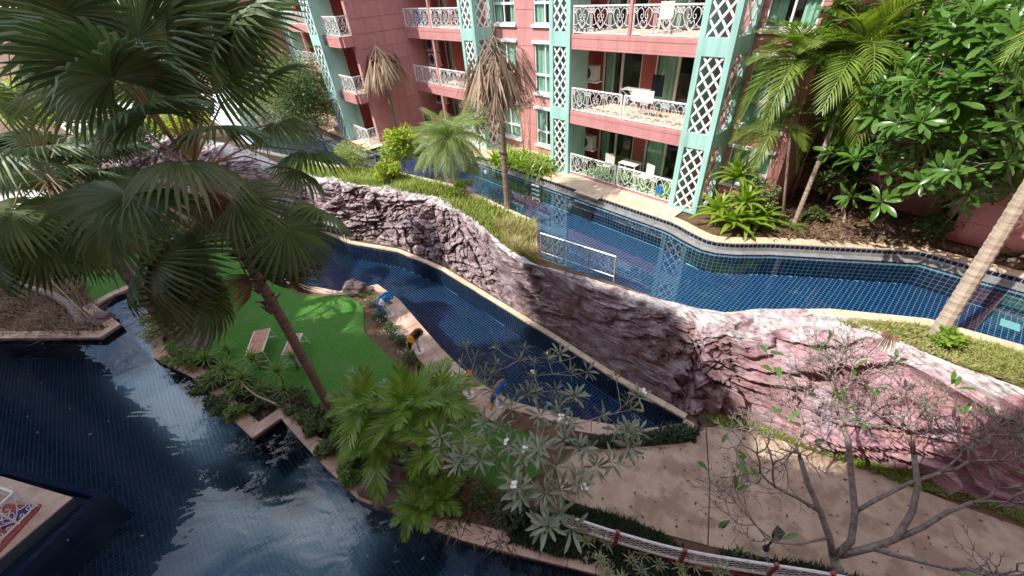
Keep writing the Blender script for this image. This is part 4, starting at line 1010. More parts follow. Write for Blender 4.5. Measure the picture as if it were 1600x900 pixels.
# right-hand group by the building
for lab, px_, tp, n, L, tr, gd in (
  ('feather palm with a thin pale trunk in front of the right windows', (1222, 352), (1250, 95), 20, 2.2, .05, 0),
  ('feather palm with a grey leaning trunk and a golden dead frond', (1240, 352), (1345, 85), 24, 2.35, .08, 1),
  ('small feather palm reaching over the low window', (1208, 340), (1215, 200), 16, 1.6, .04, 0)):
    b_ = G(*px_, 0); z = Hh(*tp, b_.x, b_.y); c_ = G(tp[0], tp[1], min(z, 4.4)) if False else None
    # crown on the photo ray at the height where it is nearest to being over the base
    best = min((Vector((G(tp[0], tp[1], zz / 10).x - b_.x, G(tp[0], tp[1], zz / 10).y - b_.y)).length, zz / 10) for zz in range(10, 70))
    feather(lab, b_, G(tp[0], tp[1], best[1]), AREC, n, L, (-.45, 1.25), tr, az0=rnd(0, 6), gold=gd)
b_ = G(1320, 345, 0); feather('feather palm with its crown high over the shaded corner', b_, G(1300, 60, 5.4), AREC, 14, 2.2, (-.5, 1.1), .06)
b_ = G(1465, 522, 0); top = G(1640, 250, 3.9); d_ = (top - b_); feather('tall palm with a thick ringed pale trunk on the right parapet', b_, b_ + d_ * 1.75, COCO, 16, 3.0, (-.2, 1.2), .17, name='coconut_palm')
for k, (x, y) in enumerate(((1232, 355), (1196, 352))):
    b_ = G(x, y, 0); tuft('young_palm', ('seedling palm beside the grey leaning trunk', 'seedling palm at the foot of the right building corner')[k], 'palm plant', b_, AREC, 8, .7, .1, 1.2, 'seedling palms by the building')

# centre cluster of shade palms between the two pools
for lab, px_, zt, n, L in (
  ('left palm of the cluster beside the big dark pool, broad green fronds', (575, 640), -.9, 11, 1.35),
  ('middle palm of the cluster, standing over the lawn edge', (640, 640), -.7, 11, 1.4),
  ('right palm of the cluster, next to the plum boulder', (690, 625), -.8, 10, 1.25),
  ('low palm of the cluster nearest the dark pool', (590, 700), -1.6, 9, 1.2),
  ('palm with a yellowing frond beside the right part of the lawn', (690, 690), -1.1, 9, 1.15)):
    c_ = G(*px_, zt); feather(lab, (c_.x + rnd(-.1, .1), c_.y + rnd(-.1, .1), -3), c_, ARES, n, L, (-.2, 1.3), .045, 'bark', 'shade_palm', rnd(0, 6), gold=1 if 'yellowing' in lab else 0)
for k, (x, y) in enumerate(PTS := ((672, 770), (690, 790), (655, 800), (665, 730))):
    b_ = G(x, y, -3); tuft('young_palm', nth(k, [q[0] for q in PTS], 'low bright palm tuft above the pool coping'), 'palm plant', (b_.x, b_.y, -3), ARES, 10, .85, .0, 1.2, 'small palms above the pool coping', .25)

# ---------------------------------------------------------------- strap-leaved and rosette plants
for k, (x, y) in enumerate(PTS := ((775, 255), (795, 258), (812, 262), (830, 268), (848, 272), (800, 245), (822, 250), (842, 258), (856, 262))):
    b_ = G(x, y, 0); tuft('spider_lily', nth(k, [q[0] for q in PTS], 'green strap-leaved lily left of the middle pillar'), 'lily', b_, STRAP, 30, 1.45, .15, 1.35, 'lilies left of the middle pillar')
for k, (x, y, st) in enumerate(PTS := ((1118, 352, .5), (1140, 362, .35), (1165, 360, .3), (1128, 335, 1.5), (1185, 352, .2), (1150, 350, .8))):
    b_ = G(x, y, 0); tuft('dracaena', nth(k, [q[0] for q in PTS], ('tall' if st > 1 else 'low') + ' broad-leaved dracaena at the right pillar'), 'dracaena', b_, DRAC, 26, 1.25, -.1, 1.35, 'dracaenas at the right pillar', st, .04)
b_ = G(1178, 338, 0); shrub('variegated_shrub', 'pale variegated shrub right of the dracaenas under the window', b_, (.75, .75, .85), 1500, .13, 'varieg')
for k, (x, y, L) in enumerate(((1320, 366, .55), (1385, 366, .65), (1412, 368, .45))):
    b_ = G(x, y, 0); tuft('bromeliad', ('left pink bromeliad in the shaded bed by the pool', 'largest pink bromeliad in the shaded bed by the pool', 'small brownish bromeliad right of the largest pink one')[k], 'bromeliad', b_, BROM, 34, L, .0, 1.3)
b_ = G(1592, 405, 0); tuft('strap_plant', 'dark strap-leaved plant at the right edge behind the pool', 'plant', b_, STRAPD, 22, 1.0, .1, 1.2)
for k, (x, y, r_, h) in enumerate(PTS := ((1345, 318, .5, .45), (1290, 300, .9, 1.0), (1440, 372, .7, .5), (1480, 365, .6, .6), (1270, 345, .45, .3), (1425, 330, .8, .8), (1500, 350, .5, .7))):
    b_ = G(x, y, 0); shrub('dark_shrub', nth(k, [q[0] for q in PTS], 'dark shrub in the shaded bed by the right wing'), b_, (r_, r_, h), int(900 * r_ + 200), .14, 'bush', 'bush', 'shrubs in the shaded bed')
# lower garden tufts
for k, (x, y, z, L) in enumerate(PTS := ((318, 560, -2.6, .6), (352, 575, -2.3, .6), (395, 560, -2.4, .6), (378, 590, -2.3, .65), (330, 590, -2.5, .6), (430, 580, -2.3, .6), (455, 560, -2.4, .5), (410, 610, -2.6, .55), (350, 545, -2.7, .5), (440, 610, -2.7, .5), (368, 612, -2.7, .5))):
    c_ = G(x, y, z); tuft('yucca', nth(k, [q[0] + .01 * i for i, q in enumerate(PTS)], 'narrow-leaved tuft below the wooden tables'), 'yucca', (c_.x, c_.y, -3), YUCC, 44, L * 1.25, -.2, 1.35, 'narrow-leaved tufts by the tables', z + 3, .035)
for k, (x, y) in enumerate(PTS := ((470, 620), (500, 650), (455, 640), (480, 660), (400, 640), (420, 632))):
    b_ = G(x, y, -3); shrub('low_shrub', nth(k, [q[0] for q in PTS], 'low dark shrub by the tall palm trunk'), (b_.x, b_.y, -3), (.45, .45, .25), 420, .11, 'bush', 'bush', 'low shrubs by the palm trunk')
for k, (x, y, r_) in enumerate(PTS := ((262, 530, .62), (285, 560, .5), (250, 510, .5))):
    b_ = G(x, y, -3); shrub('pale_shrub', nth(k, [q[0] for q in PTS], 'pale small-leaved shrub on the dark pool corner'), (b_.x, b_.y, -3), (r_, r_, .5), 1300, .10, 'varieg' if k != 1 else 'yucc', 'bush', 'shrubs on the pool corner')
for k, (x, y) in enumerate(PTS := ((600, 500), (612, 520), (625, 538), (640, 560), (598, 488), (585, 478))):
    b_ = G(x, y, -3); shrub('flowering_bush', nth(k, [q[0] for q in PTS], 'white-flowered bush between lawn and paved edge'), (b_.x, b_.y, -3), (.42, .42, .26), 620, .08, 'bush' if k < 4 else 'varieg', 'bush', 'flowering bushes by the lawn', extra=(45, .05, 'petal', 'flowers'))
for k, (x, y) in enumerate(PTS := ((652, 575), (668, 590), (560, 465), (575, 458), (545, 452))):
    b_ = G(x, y, -3); tuft('grass_tuft', nth(k, [q[0] for q in PTS], 'dark grassy tuft ' + ('behind the paved edge near the palms' if k < 2 else 'by the plum boulder')), 'grass tuft', (b_.x, b_.y, -3), STRAPD, 30, .42, .0, 1.3, 'dark tufts by the paved edge' if k < 2 else 'dark tufts by the boulder')

# ---------------------------------------------------------------- planter and borders: grass, shrubs
PL = offset(RT[5:11], .12)
plan1 = [RT[4], RT[5], RT[6], RT[7], RT[8], RT[9], RT[10]] + px2([(836, 350), (800, 335)], 0) + [A2(-15.66, 9.85), A2(-20, 8.8), A2(-24, 6.9), A2(-27, 6.0)]
blades('grass', 'green and yellow grass growing in the planter behind the rock face', 'grass', plan1, 9000, .32, .03, M['grass'], -.05)
blades('dry_grass', 'straw-coloured tall grass at the railing end of the planter', 'grass', px2([(770, 350), (836, 360), (840, 410), (800, 395)], 0), 2600, .42, .025, M['drygrass'], -.05)
plan2 = px2([(1310, 503), (1450, 510), (1600, 560), (1780, 630), (1800, 690), (1600, 606), (1500, 572), (1400, 533)], 0)
blades('groundcover', 'dry yellow-green groundcover between the right parapet and the rock face', 'groundcover', plan2, 9000, .16, .03, M['drygrass'], -.05, 1.2)
blades('groundcover', 'green sprouts in the groundcover strip above the rock face', 'groundcover', plan2, 3500, .18, .035, M['grass'], -.04, 1.0)
b_ = G(1475, 540, 0); shrub('fern', 'bright green fern at the foot of the thick palm trunk', b_, (.45, .35, .22), 700, .13, 'strap', 'fern')
f_ = plant('dead_leaf', 'dry orange-brown fan leaf lying on the groundcover by the parapet', 'dead leaf', G(1392, 516, .08)); put('blade', FAND[0], f_, G(1392, 516, .1), Vector((-.6, -.8, .1)), .6)
for k, (x, y, r_, h, n, m_, lab, sz) in enumerate(((560, 262, 1.1, .75, 2600, 'grass', 'fluffy yellow-green bush at the left end of the planter', .12), (632, 262, 1.15, 1.15, 2100, 'lime', 'lime-yellow leafy shrub left of the fine-leaved palm', .22),
     (608, 285, .8, .6, 1100, 'lime', 'lower lime-yellow shrub at the rock edge', .2), (668, 268, .6, .8, 900, 'bush', 'darker shrub behind the lime-yellow one', .15), (720, 305, .6, .35, 800, 'strap', 'green leafy patch at the foot of the fine-leaved palm', .13))):
    b_ = G(x, y, 0); shrub('planter_shrub', lab, b_, (r_, r_, h), n, sz, m_)
# climbers and trees against the facade
def tree(name, label, base, crown, rad, n, size, m, tr=.09, limbs=6, extra=None):
    r_ = plant(name, label, 'tree', base); B, C = Vector(base), Vector(crown)
    bole([Vector((0, 0, -.05)), (C - B) * .4 + Vector((.08, 0, 0)), (C - B) * .85], [tr, tr * .8, tr * .5], 'bark', r_); l = MB()
    for i in range(limbs):
        d = dirv(i * 2.4, rnd(.1, 1.0)); l.tube([(C - B) * .55, (C - B) * .8 + d * rad[0] * .4, (C - B) + Vector((d.x * rad[0], d.y * rad[1], d.z * rad[2])) * .8], [tr * .5, tr * .3, tr * .12], 5)
    l.build('limbs', M['bark'], r_); f = MB(); foliage(f, tuple(C - B), rad, n, size); f.build('crown', M[m], r_, kind='stuff')
    if extra: e = MB(); foliage(e, tuple(C - B), [x * 1.03 for x in rad], extra[0], extra[1], flat=.8); e.build('flowers', M[extra[2]], r_, kind='stuff')
    return r_
b_ = A2(-29.6, 9.1); tree('leafy_tree', 'dense leafy tree in front of the left lattice pillar', (b_.x, b_.y, 0), (b_.x - .2, b_.y, 2.7), (2.3, 2.0, 2.8), 8200, .20, 'bush')
b_ = A2(-34, 8.3); tree('leafy_tree', 'rounded grey-green tree left of the left lattice pillar', (b_.x, b_.y, 0), (b_.x, b_.y, 1.6), (2.9, 2.6, 2.5), 7000, .2, 'varieg')
b_ = A2(-43.0, 9.2); tree('leafy_tree', 'tree with yellow-green top and orange leaves at the far left wing', (b_.x, b_.y, 0), (b_.x, b_.y, 3.8), (3.0, 3.0, 3.0), 4200, .34, 'lime', extra=(500, .34, 'gold'))
b_ = A2(-38, 9.2); tree('leafy_tree', 'dark green tree before the far bay of balconies', (b_.x, b_.y, 0), (b_.x, b_.y, 2.2), (2.6, 2.6, 2.4), 4200, .26, 'bush')
b_ = A2(-18.6, 14.0); tree('climbing_shrub', 'tall grey-green shrub climbing the pillar behind the dead palm', (b_.x, b_.y, 0), (b_.x, b_.y, 1.8), (.8, .7, 1.4), 2000, .15, 'varieg', .04, 4)
b_ = A2(-15.7, 14.9)
r_ = plant('spindly_plant', 'thin reddish plant with few leaves against the wall by the narrow window', 'plant', (b_.x, b_.y, 0))
for i in range(7):
    a = Vector((rnd(-.3, .3), rnd(-.2, .2), 0)); t = a + Vector((rnd(-.35, .35), rnd(-.2, .1), rnd(2.2, 3.6))); s = MB(); s.tube([a, a.lerp(t, .5) + Vector((.06, 0, 0)), t], [.02, .014, .006], 5); s.build('stem', M['bark'], r_)
    f = MB(); foliage(f, tuple(t), (.22, .2, .35), 34, .2); f.build('leaves', M['brom' if i % 2 else 'drygrass'], r_, kind='stuff')
b_ = A2(-21.3, 14.1); tuft('red_tipped_plant', 'reddish spiky plant inside the ground-floor railing behind the fine-leaved palm', 'plant', (b_.x, b_.y, 0), BROM, 26, 1.0, .3, 1.4, stem=.6)

# ---------------------------------------------------------------- frangipanis
def branches(parent, start, d, L, r, depth, tips, m, spread=.75, up=.12, kids=(2, 3), wob=.12, short=.76, lim=None):
    """forking limbs; every limb its own branch object while it is thick enough to be told apart"""
    stack = [(Vector(start), Vector(d).normalized(), L, r, depth)]; thin = MB(); o_ = Vector(parent.location)
    while stack:
        p, d, L, r, k = stack.pop(); m1 = p + d * L * .5 + Vector((rnd(-1, 1), rnd(-1, 1), rnd(-.4, .6))) * wob * L; e = p + d * L + Vector((rnd(-1, 1), rnd(-1, 1), rnd(-.2, .8))) * wob * L
        tgt = thin if r < .017 else MB(); tgt.tube([p - o_, m1 - o_, e - o_], [r, r * .9, r * .82], 6 if r > .017 else 5)
        if tgt is not thin: tgt.build('branch', M[m], parent, True)
        d2 = (e - m1).normalized()
        if k == 0: tips.append((e, d2)); continue
        n = random.choice(kids); ax = d2.orthogonal().normalized(); a0 = rnd(0, 6.28)
        for i in range(n):
            q = Matrix.Rotation(a0 + 6.283 * i / n, 3, d2) @ ax; nd = (d2 + q * spread * rnd(.7, 1.2) + Vector((0, 0, up))).normalized(); stack.append((e, nd, L * short * rnd(.8, 1.15), r * .74, k - 1))
    thin.build('twigs', M[m], parent, True, kind='stuff')
def frangipani(label, base, knots, meshes, m, n=11, L=.34, wood='barkp', flower=0, name='frangipani_tree', r0=.09, top=None):
    """knots: world points of leaf rosettes; limbs are grown from the trunk to each"""
    r_ = plant(name, label, 'frangipani', base); B = Vector(base); fork = Vector(top) if top else B + Vector((0, 0, 1.0))
    bole([Vector((0, 0, -.05)), (fork - B) * .5 + Vector((.05, -.04, 0)), fork - B], [r0, r0 * .85, r0 * .75], wood, r_, n=9)
    ks = sorted(knots, key=lambda k: (k - fork).length); nodes_ = [(fork, r0 * .7)]
    for i, k in enumerate(ks):
        best = min(nodes_, key=lambda q: (q[0] - k).length + .25 * abs(q[0].z - fork.z)); p = best[0]; rr = max(.009, best[1] * .72)
        mid = p.lerp(k, .5) + Vector((rnd(-.05, .05), rnd(-.05, .05), -.06 * (k - p).length)); b = MB(); b.tube([p - B, mid - B, k - B], [rr, rr * .85, rr * .75], 6); b.build('branch', M[wood], r_, True); nodes_ += [(mid, rr * .95), (k, rr * .7)] if rr > .012 else [(mid, rr)]
        d = (k - mid).normalized(); d = (d + Vector((0, 0, .5))).normalized()
        ax = d.orthogonal().normalized(); a0 = rnd(0, 6)
        for j in range(n):
            t = j / n; q = Matrix.Rotation(a0 + j * 2.39996, 3, d) @ ax; f = (q * (1 - .45 * t) + d * (.15 + .9 * t)).normalized(); put('leaf', random.choice(meshes), r_, k - d * .05 * (1 - t), f, L * rnd(.75, 1.15), d)
        if flower and i % flower == 0:
            fl = MB()
            for c in range(4):
                o_ = k - B + d * .16 + Vector((rnd(-.07, .07), rnd(-.07, .07), rnd(-.02, .05)))
                for z in range(5):
                    a = z * 1.2566; v = dirv(a, .35) * .045; w = dirv(a + .6, .35) * .03; fl.add([o_, o_ + w, o_ + v, o_ + dirv(a - .6, .35) * .03], [(0, 1, 2, 3)])
            fl.build('flower', M['petal'], r_)
    return r_
kn = [(860, 560, -.3), (962, 590, -.2), (812, 562, -.6), (742, 560, -.8), (905, 620, 0), (985, 640, .1), (835, 615, -.1), (770, 610, -.3), (715, 668, 0), (850, 672, .3), (780, 668, .2), (905, 700, .4), (965, 672, .2), (868, 728, .6), (820, 708, .5), (700, 622, -.4), (750, 720, .4), (940, 650, .1), (890, 580, -.2), (720, 590, -.6), (800, 640, .1), (880, 655, .2), (930, 730, .4), (800, 745, .6), (852, 770, .8), (870, 800, .7), (760, 690, .2), (690, 700, .2), (900, 760, .6), (850, 820, .8), (980, 700, .2), (835, 590, -.3), (775, 570, -.6), (868, 610, -.1)]
kn += [(x + rnd(-45, 45), y + rnd(-35, 35), z + rnd(-.3, .3)) for x, y, z in kn] + [(x + rnd(-40, 40), y + rnd(-30, 30), z + rnd(-.3, .3)) for x, y, z in kn[::2]]
b_ = G(832, 805, -3); frangipani('grey-green leafy frangipani with white flowers growing by the start of the fence', b_, [G(x, y, z) for x, y, z in kn], FRAG, 'frangig', 11, .34, 'barkp', 11, top=b_ + Vector((.05, .15, 1.3)))
b_ = G(1452, 366, 0); cen = b_ + Vector((.6, -.4, 0)); kn = []
spots = [(1463, 106), (1440, 60), (1395, 40), (1500, 55), (1560, 30), (1330, 20), (1300, 45), (1350, 70), (1420, 118), (1385, 130), (1480, 150), (1530, 120), (1580, 80), (1300, 100), (1440, 190), (1500, 190), (1395, 215), (1475, 215), (1560, 200), (1590, 240), (1430, 250), (1470, 265), (1420, 302), (1370, 240), (1340, 250), (1510, 265), (1480, 300), (1390, 270), (1330, 55), (1540, 160), (1600, 150), (1355, 150), (1330, 190), (1450, 20), (1500, 10), (1380, 5), (1580, 290), (1600, 40), (1420, 85), (1515, 85), (1310, 5), (1345, 105), (1485, 80), (1545, 65), (1590, 190), (1410, 170), (1370, 180), (1450, 225), (1530, 230), (1450, 140), (1500, 125), (1560, 110), (1470, 45), (1410, 15), (1360, 40), (1540, 5), (1590, 10), (1325, 130), (1400, 245), (1440, 285), (1490, 235)]
spots += [(rnd(1295, 1600), rnd(0, 70 + (x_ % 7) * 42)) for x_ in range(150)]
for x, y in spots:
    C = Vector((13.2, 10.4, 4.4)); kn.append(on_ball(x, y, C, rnd(1.6, 3.6), True))
frangipani('large glossy green frangipani tree filling the upper right corner before the wing', b_, kn, FRAN, 'frangi', 12, .52, 'bark', 0, r0=.13, top=b_ + Vector((.1, -.3, 2.0)))
b_ = G(1512, 372, 0); tree('leafy_tree', 'dark small-leaved tree behind the big frangipani', b_ + Vector((.6, 1.2, 0)), b_ + Vector((.2, .5, 4.0)), (3.9, 1.9, 3.6), 20000, .25, 'bush', .12)
b_ = G(1560, 385, 0); tree('leafy_tree', 'dense dark tree in front of the right wing windows', b_ + Vector((.8, .6, 0)), b_ + Vector((.2, .6, 3.4)), (2.6, 1.6, 2.6), 9000, .24, 'bush', .1)
b_ = G(1290, 320, 0); tree('leafy_tree', 'small bushy tree behind the leaning feather palm trunk', b_, b_ + Vector((0, .2, 1.5)), (1.3, 1.1, 1.1), 3200, .2, 'bush', .06)
blades('undergrowth', 'dark undergrowth and fallen leaves in the shaded bed', 'undergrowth', [A2(-4.0, 14.2), A2(-3.8, 18.8), A2(.8, 18.8), A2(1.0, 17.4), A2(3, 17.3)] + px2([(1500, 395), (1440, 385), (1205, 372)], 0), 5000, .16, .05, M['litter'], -.06, 2.2)
b_ = G(1480, 372, 0); q = plant('slender_trunk', 'slender pale bare trunk leaning along the right wing wall', 'tree trunk', b_)
bole([Vector((0, 0, 0)), Vector((.25, .35, 2.6)), Vector((.5, .6, 5))], [.07, .06, .05], 'barkp', q, 'trunk', rings=.1)

def bare_tree():
    """leafless frangipani in the lower right: a low trunk and forking limbs that end in stubby tips"""
    base = G(1312, 905, -3); r_ = plant('bare_frangipani', 'leafless frangipani with forking grey limbs over the concrete path', 'tree', base); tips = []
    def L_(pts, r, name='limb'):
        q = [G(*p) for p in pts]; b = MB(); n = len(q); b.tube([v - base for v in q], [r * (1 - .35 * i / (n - 1)) for i in range(n)], 9); b.build(name, M['bark'], r_, True); return q[-1], (q[-1] - q[-2]).normalized(), r * .62
    L_([(1312, 905, -3), (1302, 868, -2.6)], .13, 'trunk')
    ends = [L_([(1302, 870, -2.62), (1296, 840, -2.2), (1282, 800, -1.8), (1262, 755, -1.3), (1250, 715, -.8)], .075),
            L_([(1302, 872, -2.62), (1330, 846, -2.3), (1336, 800, -1.7), (1330, 740, -1.2), (1326, 690, -.6), (1310, 650, -.1)], .075),
            L_([(1310, 868, -2.6), (1360, 856, -2.2), (1400, 842, -1.9), (1425, 800, -1.4), (1434, 760, -1.0), (1428, 710, -.4)], .075),
            L_([(1400, 842, -1.92), (1440, 825, -1.6), (1480, 800, -1.3), (1520, 785, -.9)], .055),
            L_([(1336, 800, -1.72), (1370, 780, -1.4), (1420, 755, -1.0), (1470, 738, -.6)], .045),
            L_([(1360, 856, -2.22), (1400, 868, -1.8), (1450, 880, -1.4), (1490, 890, -1.0)], .05),
            L_([(1282, 800, -1.82), (1250, 780, -1.3), (1210, 760, -.8)], .045), L_([(1296, 840, -2.22), (1250, 850, -1.7), (1215, 848, -1.2)], .03)]
    for (e, d, r) in ends:
        branches(r_, e, (d + Vector((0, 0, .3))), .50, min(r, .030), 6, tips, 'bark', .68, .02, (2, 2, 3), .12, .80)
        branches(r_, e, (d + Vector((rnd(-.8, .8), rnd(-.8, .8), .1))), .50, min(r, .024), 5, tips, 'bark', .72, .0, (2, 2, 3), .13, .80)
    for i, (e, d) in enumerate(tips):
        if i % 40 == 0:
            for j in range(2): put('leaf', FRAN[0], r_, e, (d + dirv(rnd(0, 6), .1) * .8), .30)
bare_tree()

# ---------------------------------------------------------------- boulders, litter
def boulder(label, p, rx, ry, rz, m='boulder'):
    b = MB(); nu, nv = 26, 16; sd = rnd(0, 50)
    for j in range(nv + 1):
        for i in range(nu):
            ph = math.pi * j / nv; th = 2 * math.pi * i / nu; d = Vector((math.sin(ph) * math.cos(th), math.sin(ph) * math.sin(th), math.cos(ph)))
            k = 1 + .35 * noise.noise(d * 1.3 + Vector((sd, 0, 0))) + .14 * noise.noise(d * 4 + Vector((sd, 0, 0))); k += .08 * ((noise.noise(d * 2.4 + Vector((0, sd, 0))) * 4) % 1)
            b.v.append((d.x * rx * k, d.y * ry * k, d.z * rz * k + rz * .35))
    for j in range(nv):
        for i in range(nu): b.f.append((j * nu + i, (j + 1) * nu + i, (j + 1) * nu + (i + 1) % nu, j * nu + (i + 1) % nu))
    o_ = b.build('boulder', M[m], label=label, cat='boulder'); o_.location = p; return o_
boulder('plum-coloured boulder at the far end of the lit lawn', G(556, 455, -3), .45, .4, .45)
boulder('dark boulder under the palms by the pool coping', G(615, 765, -3), .75, .5, .42)
boulder('dark plum boulder right of the palm cluster beside the paving', G(712, 640, -3), .42, .38, .38)
boulder('grey-brown boulder behind the pale shrubs', G(305, 548, -3), .5, .4, .35)
boulder('brown boulder on the left bed beside the pool inlet', G(160, 500, -3), .42, .38, .25)
boulder('small white stone beside the pool at the right edge', G(1582, 408, 0), .13, .1, .07, 'white')
blades('leaf_litter', 'dry brown leaf litter on the bed beside the coping', 'leaf litter', px2([(700, 770), (740, 755), (800, 780), (830, 830), (780, 850), (700, 820)], -3), 1500, .12, .03, M['litter'], -3.02, 3.5)
blades('groundcover', 'low green growth along the beds by the big dark pool', 'groundcover', px2([(240, 545), (330, 560), (440, 620), (500, 640), (640, 700), (760, 770), (740, 830), (640, 790), (560, 755), (500, 690), (440, 640), (395, 665), (330, 600), (260, 570)], -3), 3800, .17, .04, M['hedge'], -3.02, .9)
blades('dead_fronds', 'dry fallen fronds and undergrowth on the shaded left bed', 'leaf litter', px2([(-60, 430), (120, 420), (150, 480), (170, 515), (150, 525), (-60, 528)], -3), 3600, .30, .03, M['litter'], -3.02, 2.4)
blades('undergrowth', 'tangled undergrowth behind the left bed', 'undergrowth', px2([(-200, 330), (120, 360), (300, 350), (420, 330), (330, 372), (200, 400), (120, 415), (-200, 425)], -3), 6500, .55, .05, M['bush'], -3.02, .9)
blades('undergrowth', 'low growth at the foot of the rock face by the path', 'undergrowth', px2([(1092, 645), (1150, 655), (1240, 690), (1330, 712), (1440, 745), (1600, 798), (1600, 815), (1400, 752), (1260, 702), (1180, 674), (1120, 668)], -3), 3000, .13, .03, M['grass'], -3.0, 1.2)
blades('undergrowth', 'dark growth between the paving and the top edge of the path', 'undergrowth', px2([(880, 690), (1000, 678), (1070, 668), (1092, 680), (1070, 690), (985, 698), (905, 704)], -3), 1600, .2, .04, M['hedge'], -3.0, .8)
for k, (x, y) in enumerate(((65, 490), (110, 500), (20, 480))):
    b_ = G(x, y, -3); tuft('bromeliad', ('brown bromeliad in the middle of the shaded left bed', 'brown bromeliad next to the fallen trunk on the left bed', 'brown bromeliad nearest the left edge of the bed')[k], 'bromeliad', b_, BROB, 24, .75, .0, 1.0)
q = plant('fallen_trunk', 'leaning grey trunk crossing the shaded left bed', 'tree trunk', G(130, 508, -3)); o_ = Vector(q.location)
bole([v - o_ for v in (G(130, 508, -3), G(112, 480, -2.8), G(85, 462, -2.5), G(40, 448, -2.2), G(-20, 440, -1.9), G(-80, 425, -1.5))], [.20, .19, .16, .14, .12, .1], 'bark', q, n=10)
q = plant('bamboo_pole', 'thin yellow cane slanting across the left bed', 'cane', G(158, 516, -3)); o_ = Vector(q.location)
b = MB(); b.tube([G(158, 516, -2.95) - o_, G(120, 478, -2.5) - o_, G(78, 437, -2.0) - o_], .022, 6); b.build('cane', M['drygrass'], q)
b_ = G(100, 440, -3)
for k, (x, y, h) in enumerate(PTS := ((-10, 300, 1.4), (40, 290, 1.2), (230, 230, 1.2), (300, 220, 1.3), (160, 240, 1.1))):
    c_ = G(x, y, -3 if y > 280 else 0); shrub('background_shrub', nth(k, [q[0] for q in PTS], ('lime green' if k % 2 else 'dark green') + ' shrub behind the fan palms'), c_, (2.2, 2.0, h), 1800, .3, 'lime' if k % 2 else 'bush', 'bush', 'shrubs behind the fan palms')

# ---------------------------------------------------------------- fish fountains on the paved edge
def fish(label, foot, head, c1, c2, c3, s=1.0, name='fish_fountain'):
    """fish on a white pole, bent like an arch, tail hanging down"""
    P_ = G(*foot, -2.96); r_ = empty(name, P_, 0, label, 'fountain', 'fish fountains on the paved edge')
    hd = G(head[0], head[1], -2.0); a = math.atan2(hd.y - P_.y, hd.x - P_.x) if False else .9
    r_.rotation_euler[2] = a
    b = MB(); b.tube([(0, 0, 0), (0, 0, .022)], [.17 * s, .17 * s], 20); b.build('base_plate', M['white'], r_)
    for i in range(6):
        t = i * 1.047; MB().tube([(.125 * math.cos(t), .125 * math.sin(t), .02), (.125 * math.cos(t), .125 * math.sin(t), .04)], .014, 6).build('bolt', M['grey'], r_)
    MB().tube([(0, 0, .02), (0, 0, .3), (-.01, 0, .62 * s)], [.06, .055, .055], 12).build('pole', M['white'], r_, True)
    # spine: tail low behind, over the pole, head forward
    sp = [Vector(v) for v in ((-.34, 0, .42), (-.33, 0, .56), (-.26, 0, .70), (-.13, 0, .80), (.02, 0, .83), (.16, 0, .79), (.27, 0, .70), (.32, 0, .62))]; hr = (.03, .085, .15, .19, .20, .17, .11, .04); wr = (.015, .045, .085, .11, .12, .105, .07, .03)
    sp = [v * s for v in sp]
    def body(i0, i1, k, m_, nm):
        b = MB(); n = 14; vs = []; rng = []
        seg = 4
        for i in range(i0, i1):
            for t in range(seg): rng.append(i + t / seg)
        rng.append(i1)
        for t in rng:
            i = min(int(t), len(sp) - 2); f = t - i; p = sp[i].lerp(sp[i + 1], f); d = (sp[min(i + 1, len(sp) - 1)] - sp[i]).normalized(); u = Vector((-d.z, 0, d.x)); h = (hr[i] * (1 - f) + hr[i + 1] * f) * s * k; w_ = (wr[i] * (1 - f) + wr[i + 1] * f) * s * k
            for q in range(n): an = 2 * math.pi * q / n; vs.append(p + u * math.cos(an) * h + Vector((0, 1, 0)) * math.sin(an) * w_)
        fs = [(i * n + q, i * n + (q + 1) % n, (i + 1) * n + (q + 1) % n, (i + 1) * n + q) for i in range(len(rng) - 1) for q in range(n)] + [tuple(range(n)), tuple(range((len(rng) - 1) * n, len(rng) * n))]
        b.add(vs, fs); return b.build(nm, M[m_], r_, True)
    body(0, 7, 1, c1, 'body'); body(2, 3, 1.02, c2, 'band'); body(6, 7, 1.05, c3, 'mouth')
    f = MB(); pts = []
    for i in range(1, 7): d = (sp[i + 1] - sp[i]).normalized(); u = Vector((-d.z, 0, d.x)); pts.append((sp[i] + u * hr[i] * s * .9, sp[i] + u * (hr[i] * s + .07 * s * math.sin(i * .5))))
    for w_ in (-.012, .012): f.add([q + Vector((0, w_, 0)) for pr in pts for q in pr], [(2 * i, 2 * i + 1, 2 * i + 3, 2 * i + 2) for i in range(5)])
    f.add([q + Vector((0, w_, 0)) for pr in pts for q in pr[1:] for w_ in (-.012, .012)], [(2 * i, 2 * i + 1, 2 * i + 3, 2 * i + 2) for i in range(5)]); f.build('dorsal_fin', M[c3], r_)
    t = MB(); z = sp[0]
    prof_ = [(0, 0), (-.10, -.06), (-.13, -.20), (-.06, -.16), (0, -.10), (.05, -.2), (.10, -.24), (.09, -.08)]
    t.add([Vector((z.x + x * s, -.012, z.z + zz * s)) for x, zz in prof_] + [Vector((z.x + x * s, .012, z.z + zz * s)) for x, zz in prof_], [tuple(range(8)), tuple(range(15, 7, -1))] + [(i, (i + 1) % 8, 8 + (i + 1) % 8, 8 + i) for i in range(8)]); t.build('tail_fin', M[c3], r_)
    for sg in (1, -1):
        e = MB(); e.ball((.21 * s, sg * .085 * s, .79 * s), .028 * s); e.build('eye', M['white'], r_, True)
        p = MB(); p.add([(.02, sg * .11, .76), (-.06, sg * .2, .70), (-.12, sg * .17, .63), (.0, sg * .115, .68)], [(0, 1, 2, 3)]); p.add([(.02, sg * .11, .775), (-.06, sg * .2, .715), (-.12, sg * .17, .645), (.0, sg * .115, .695)], [(3, 2, 1, 0)]); p.build('side_fin', M[c3], r_)
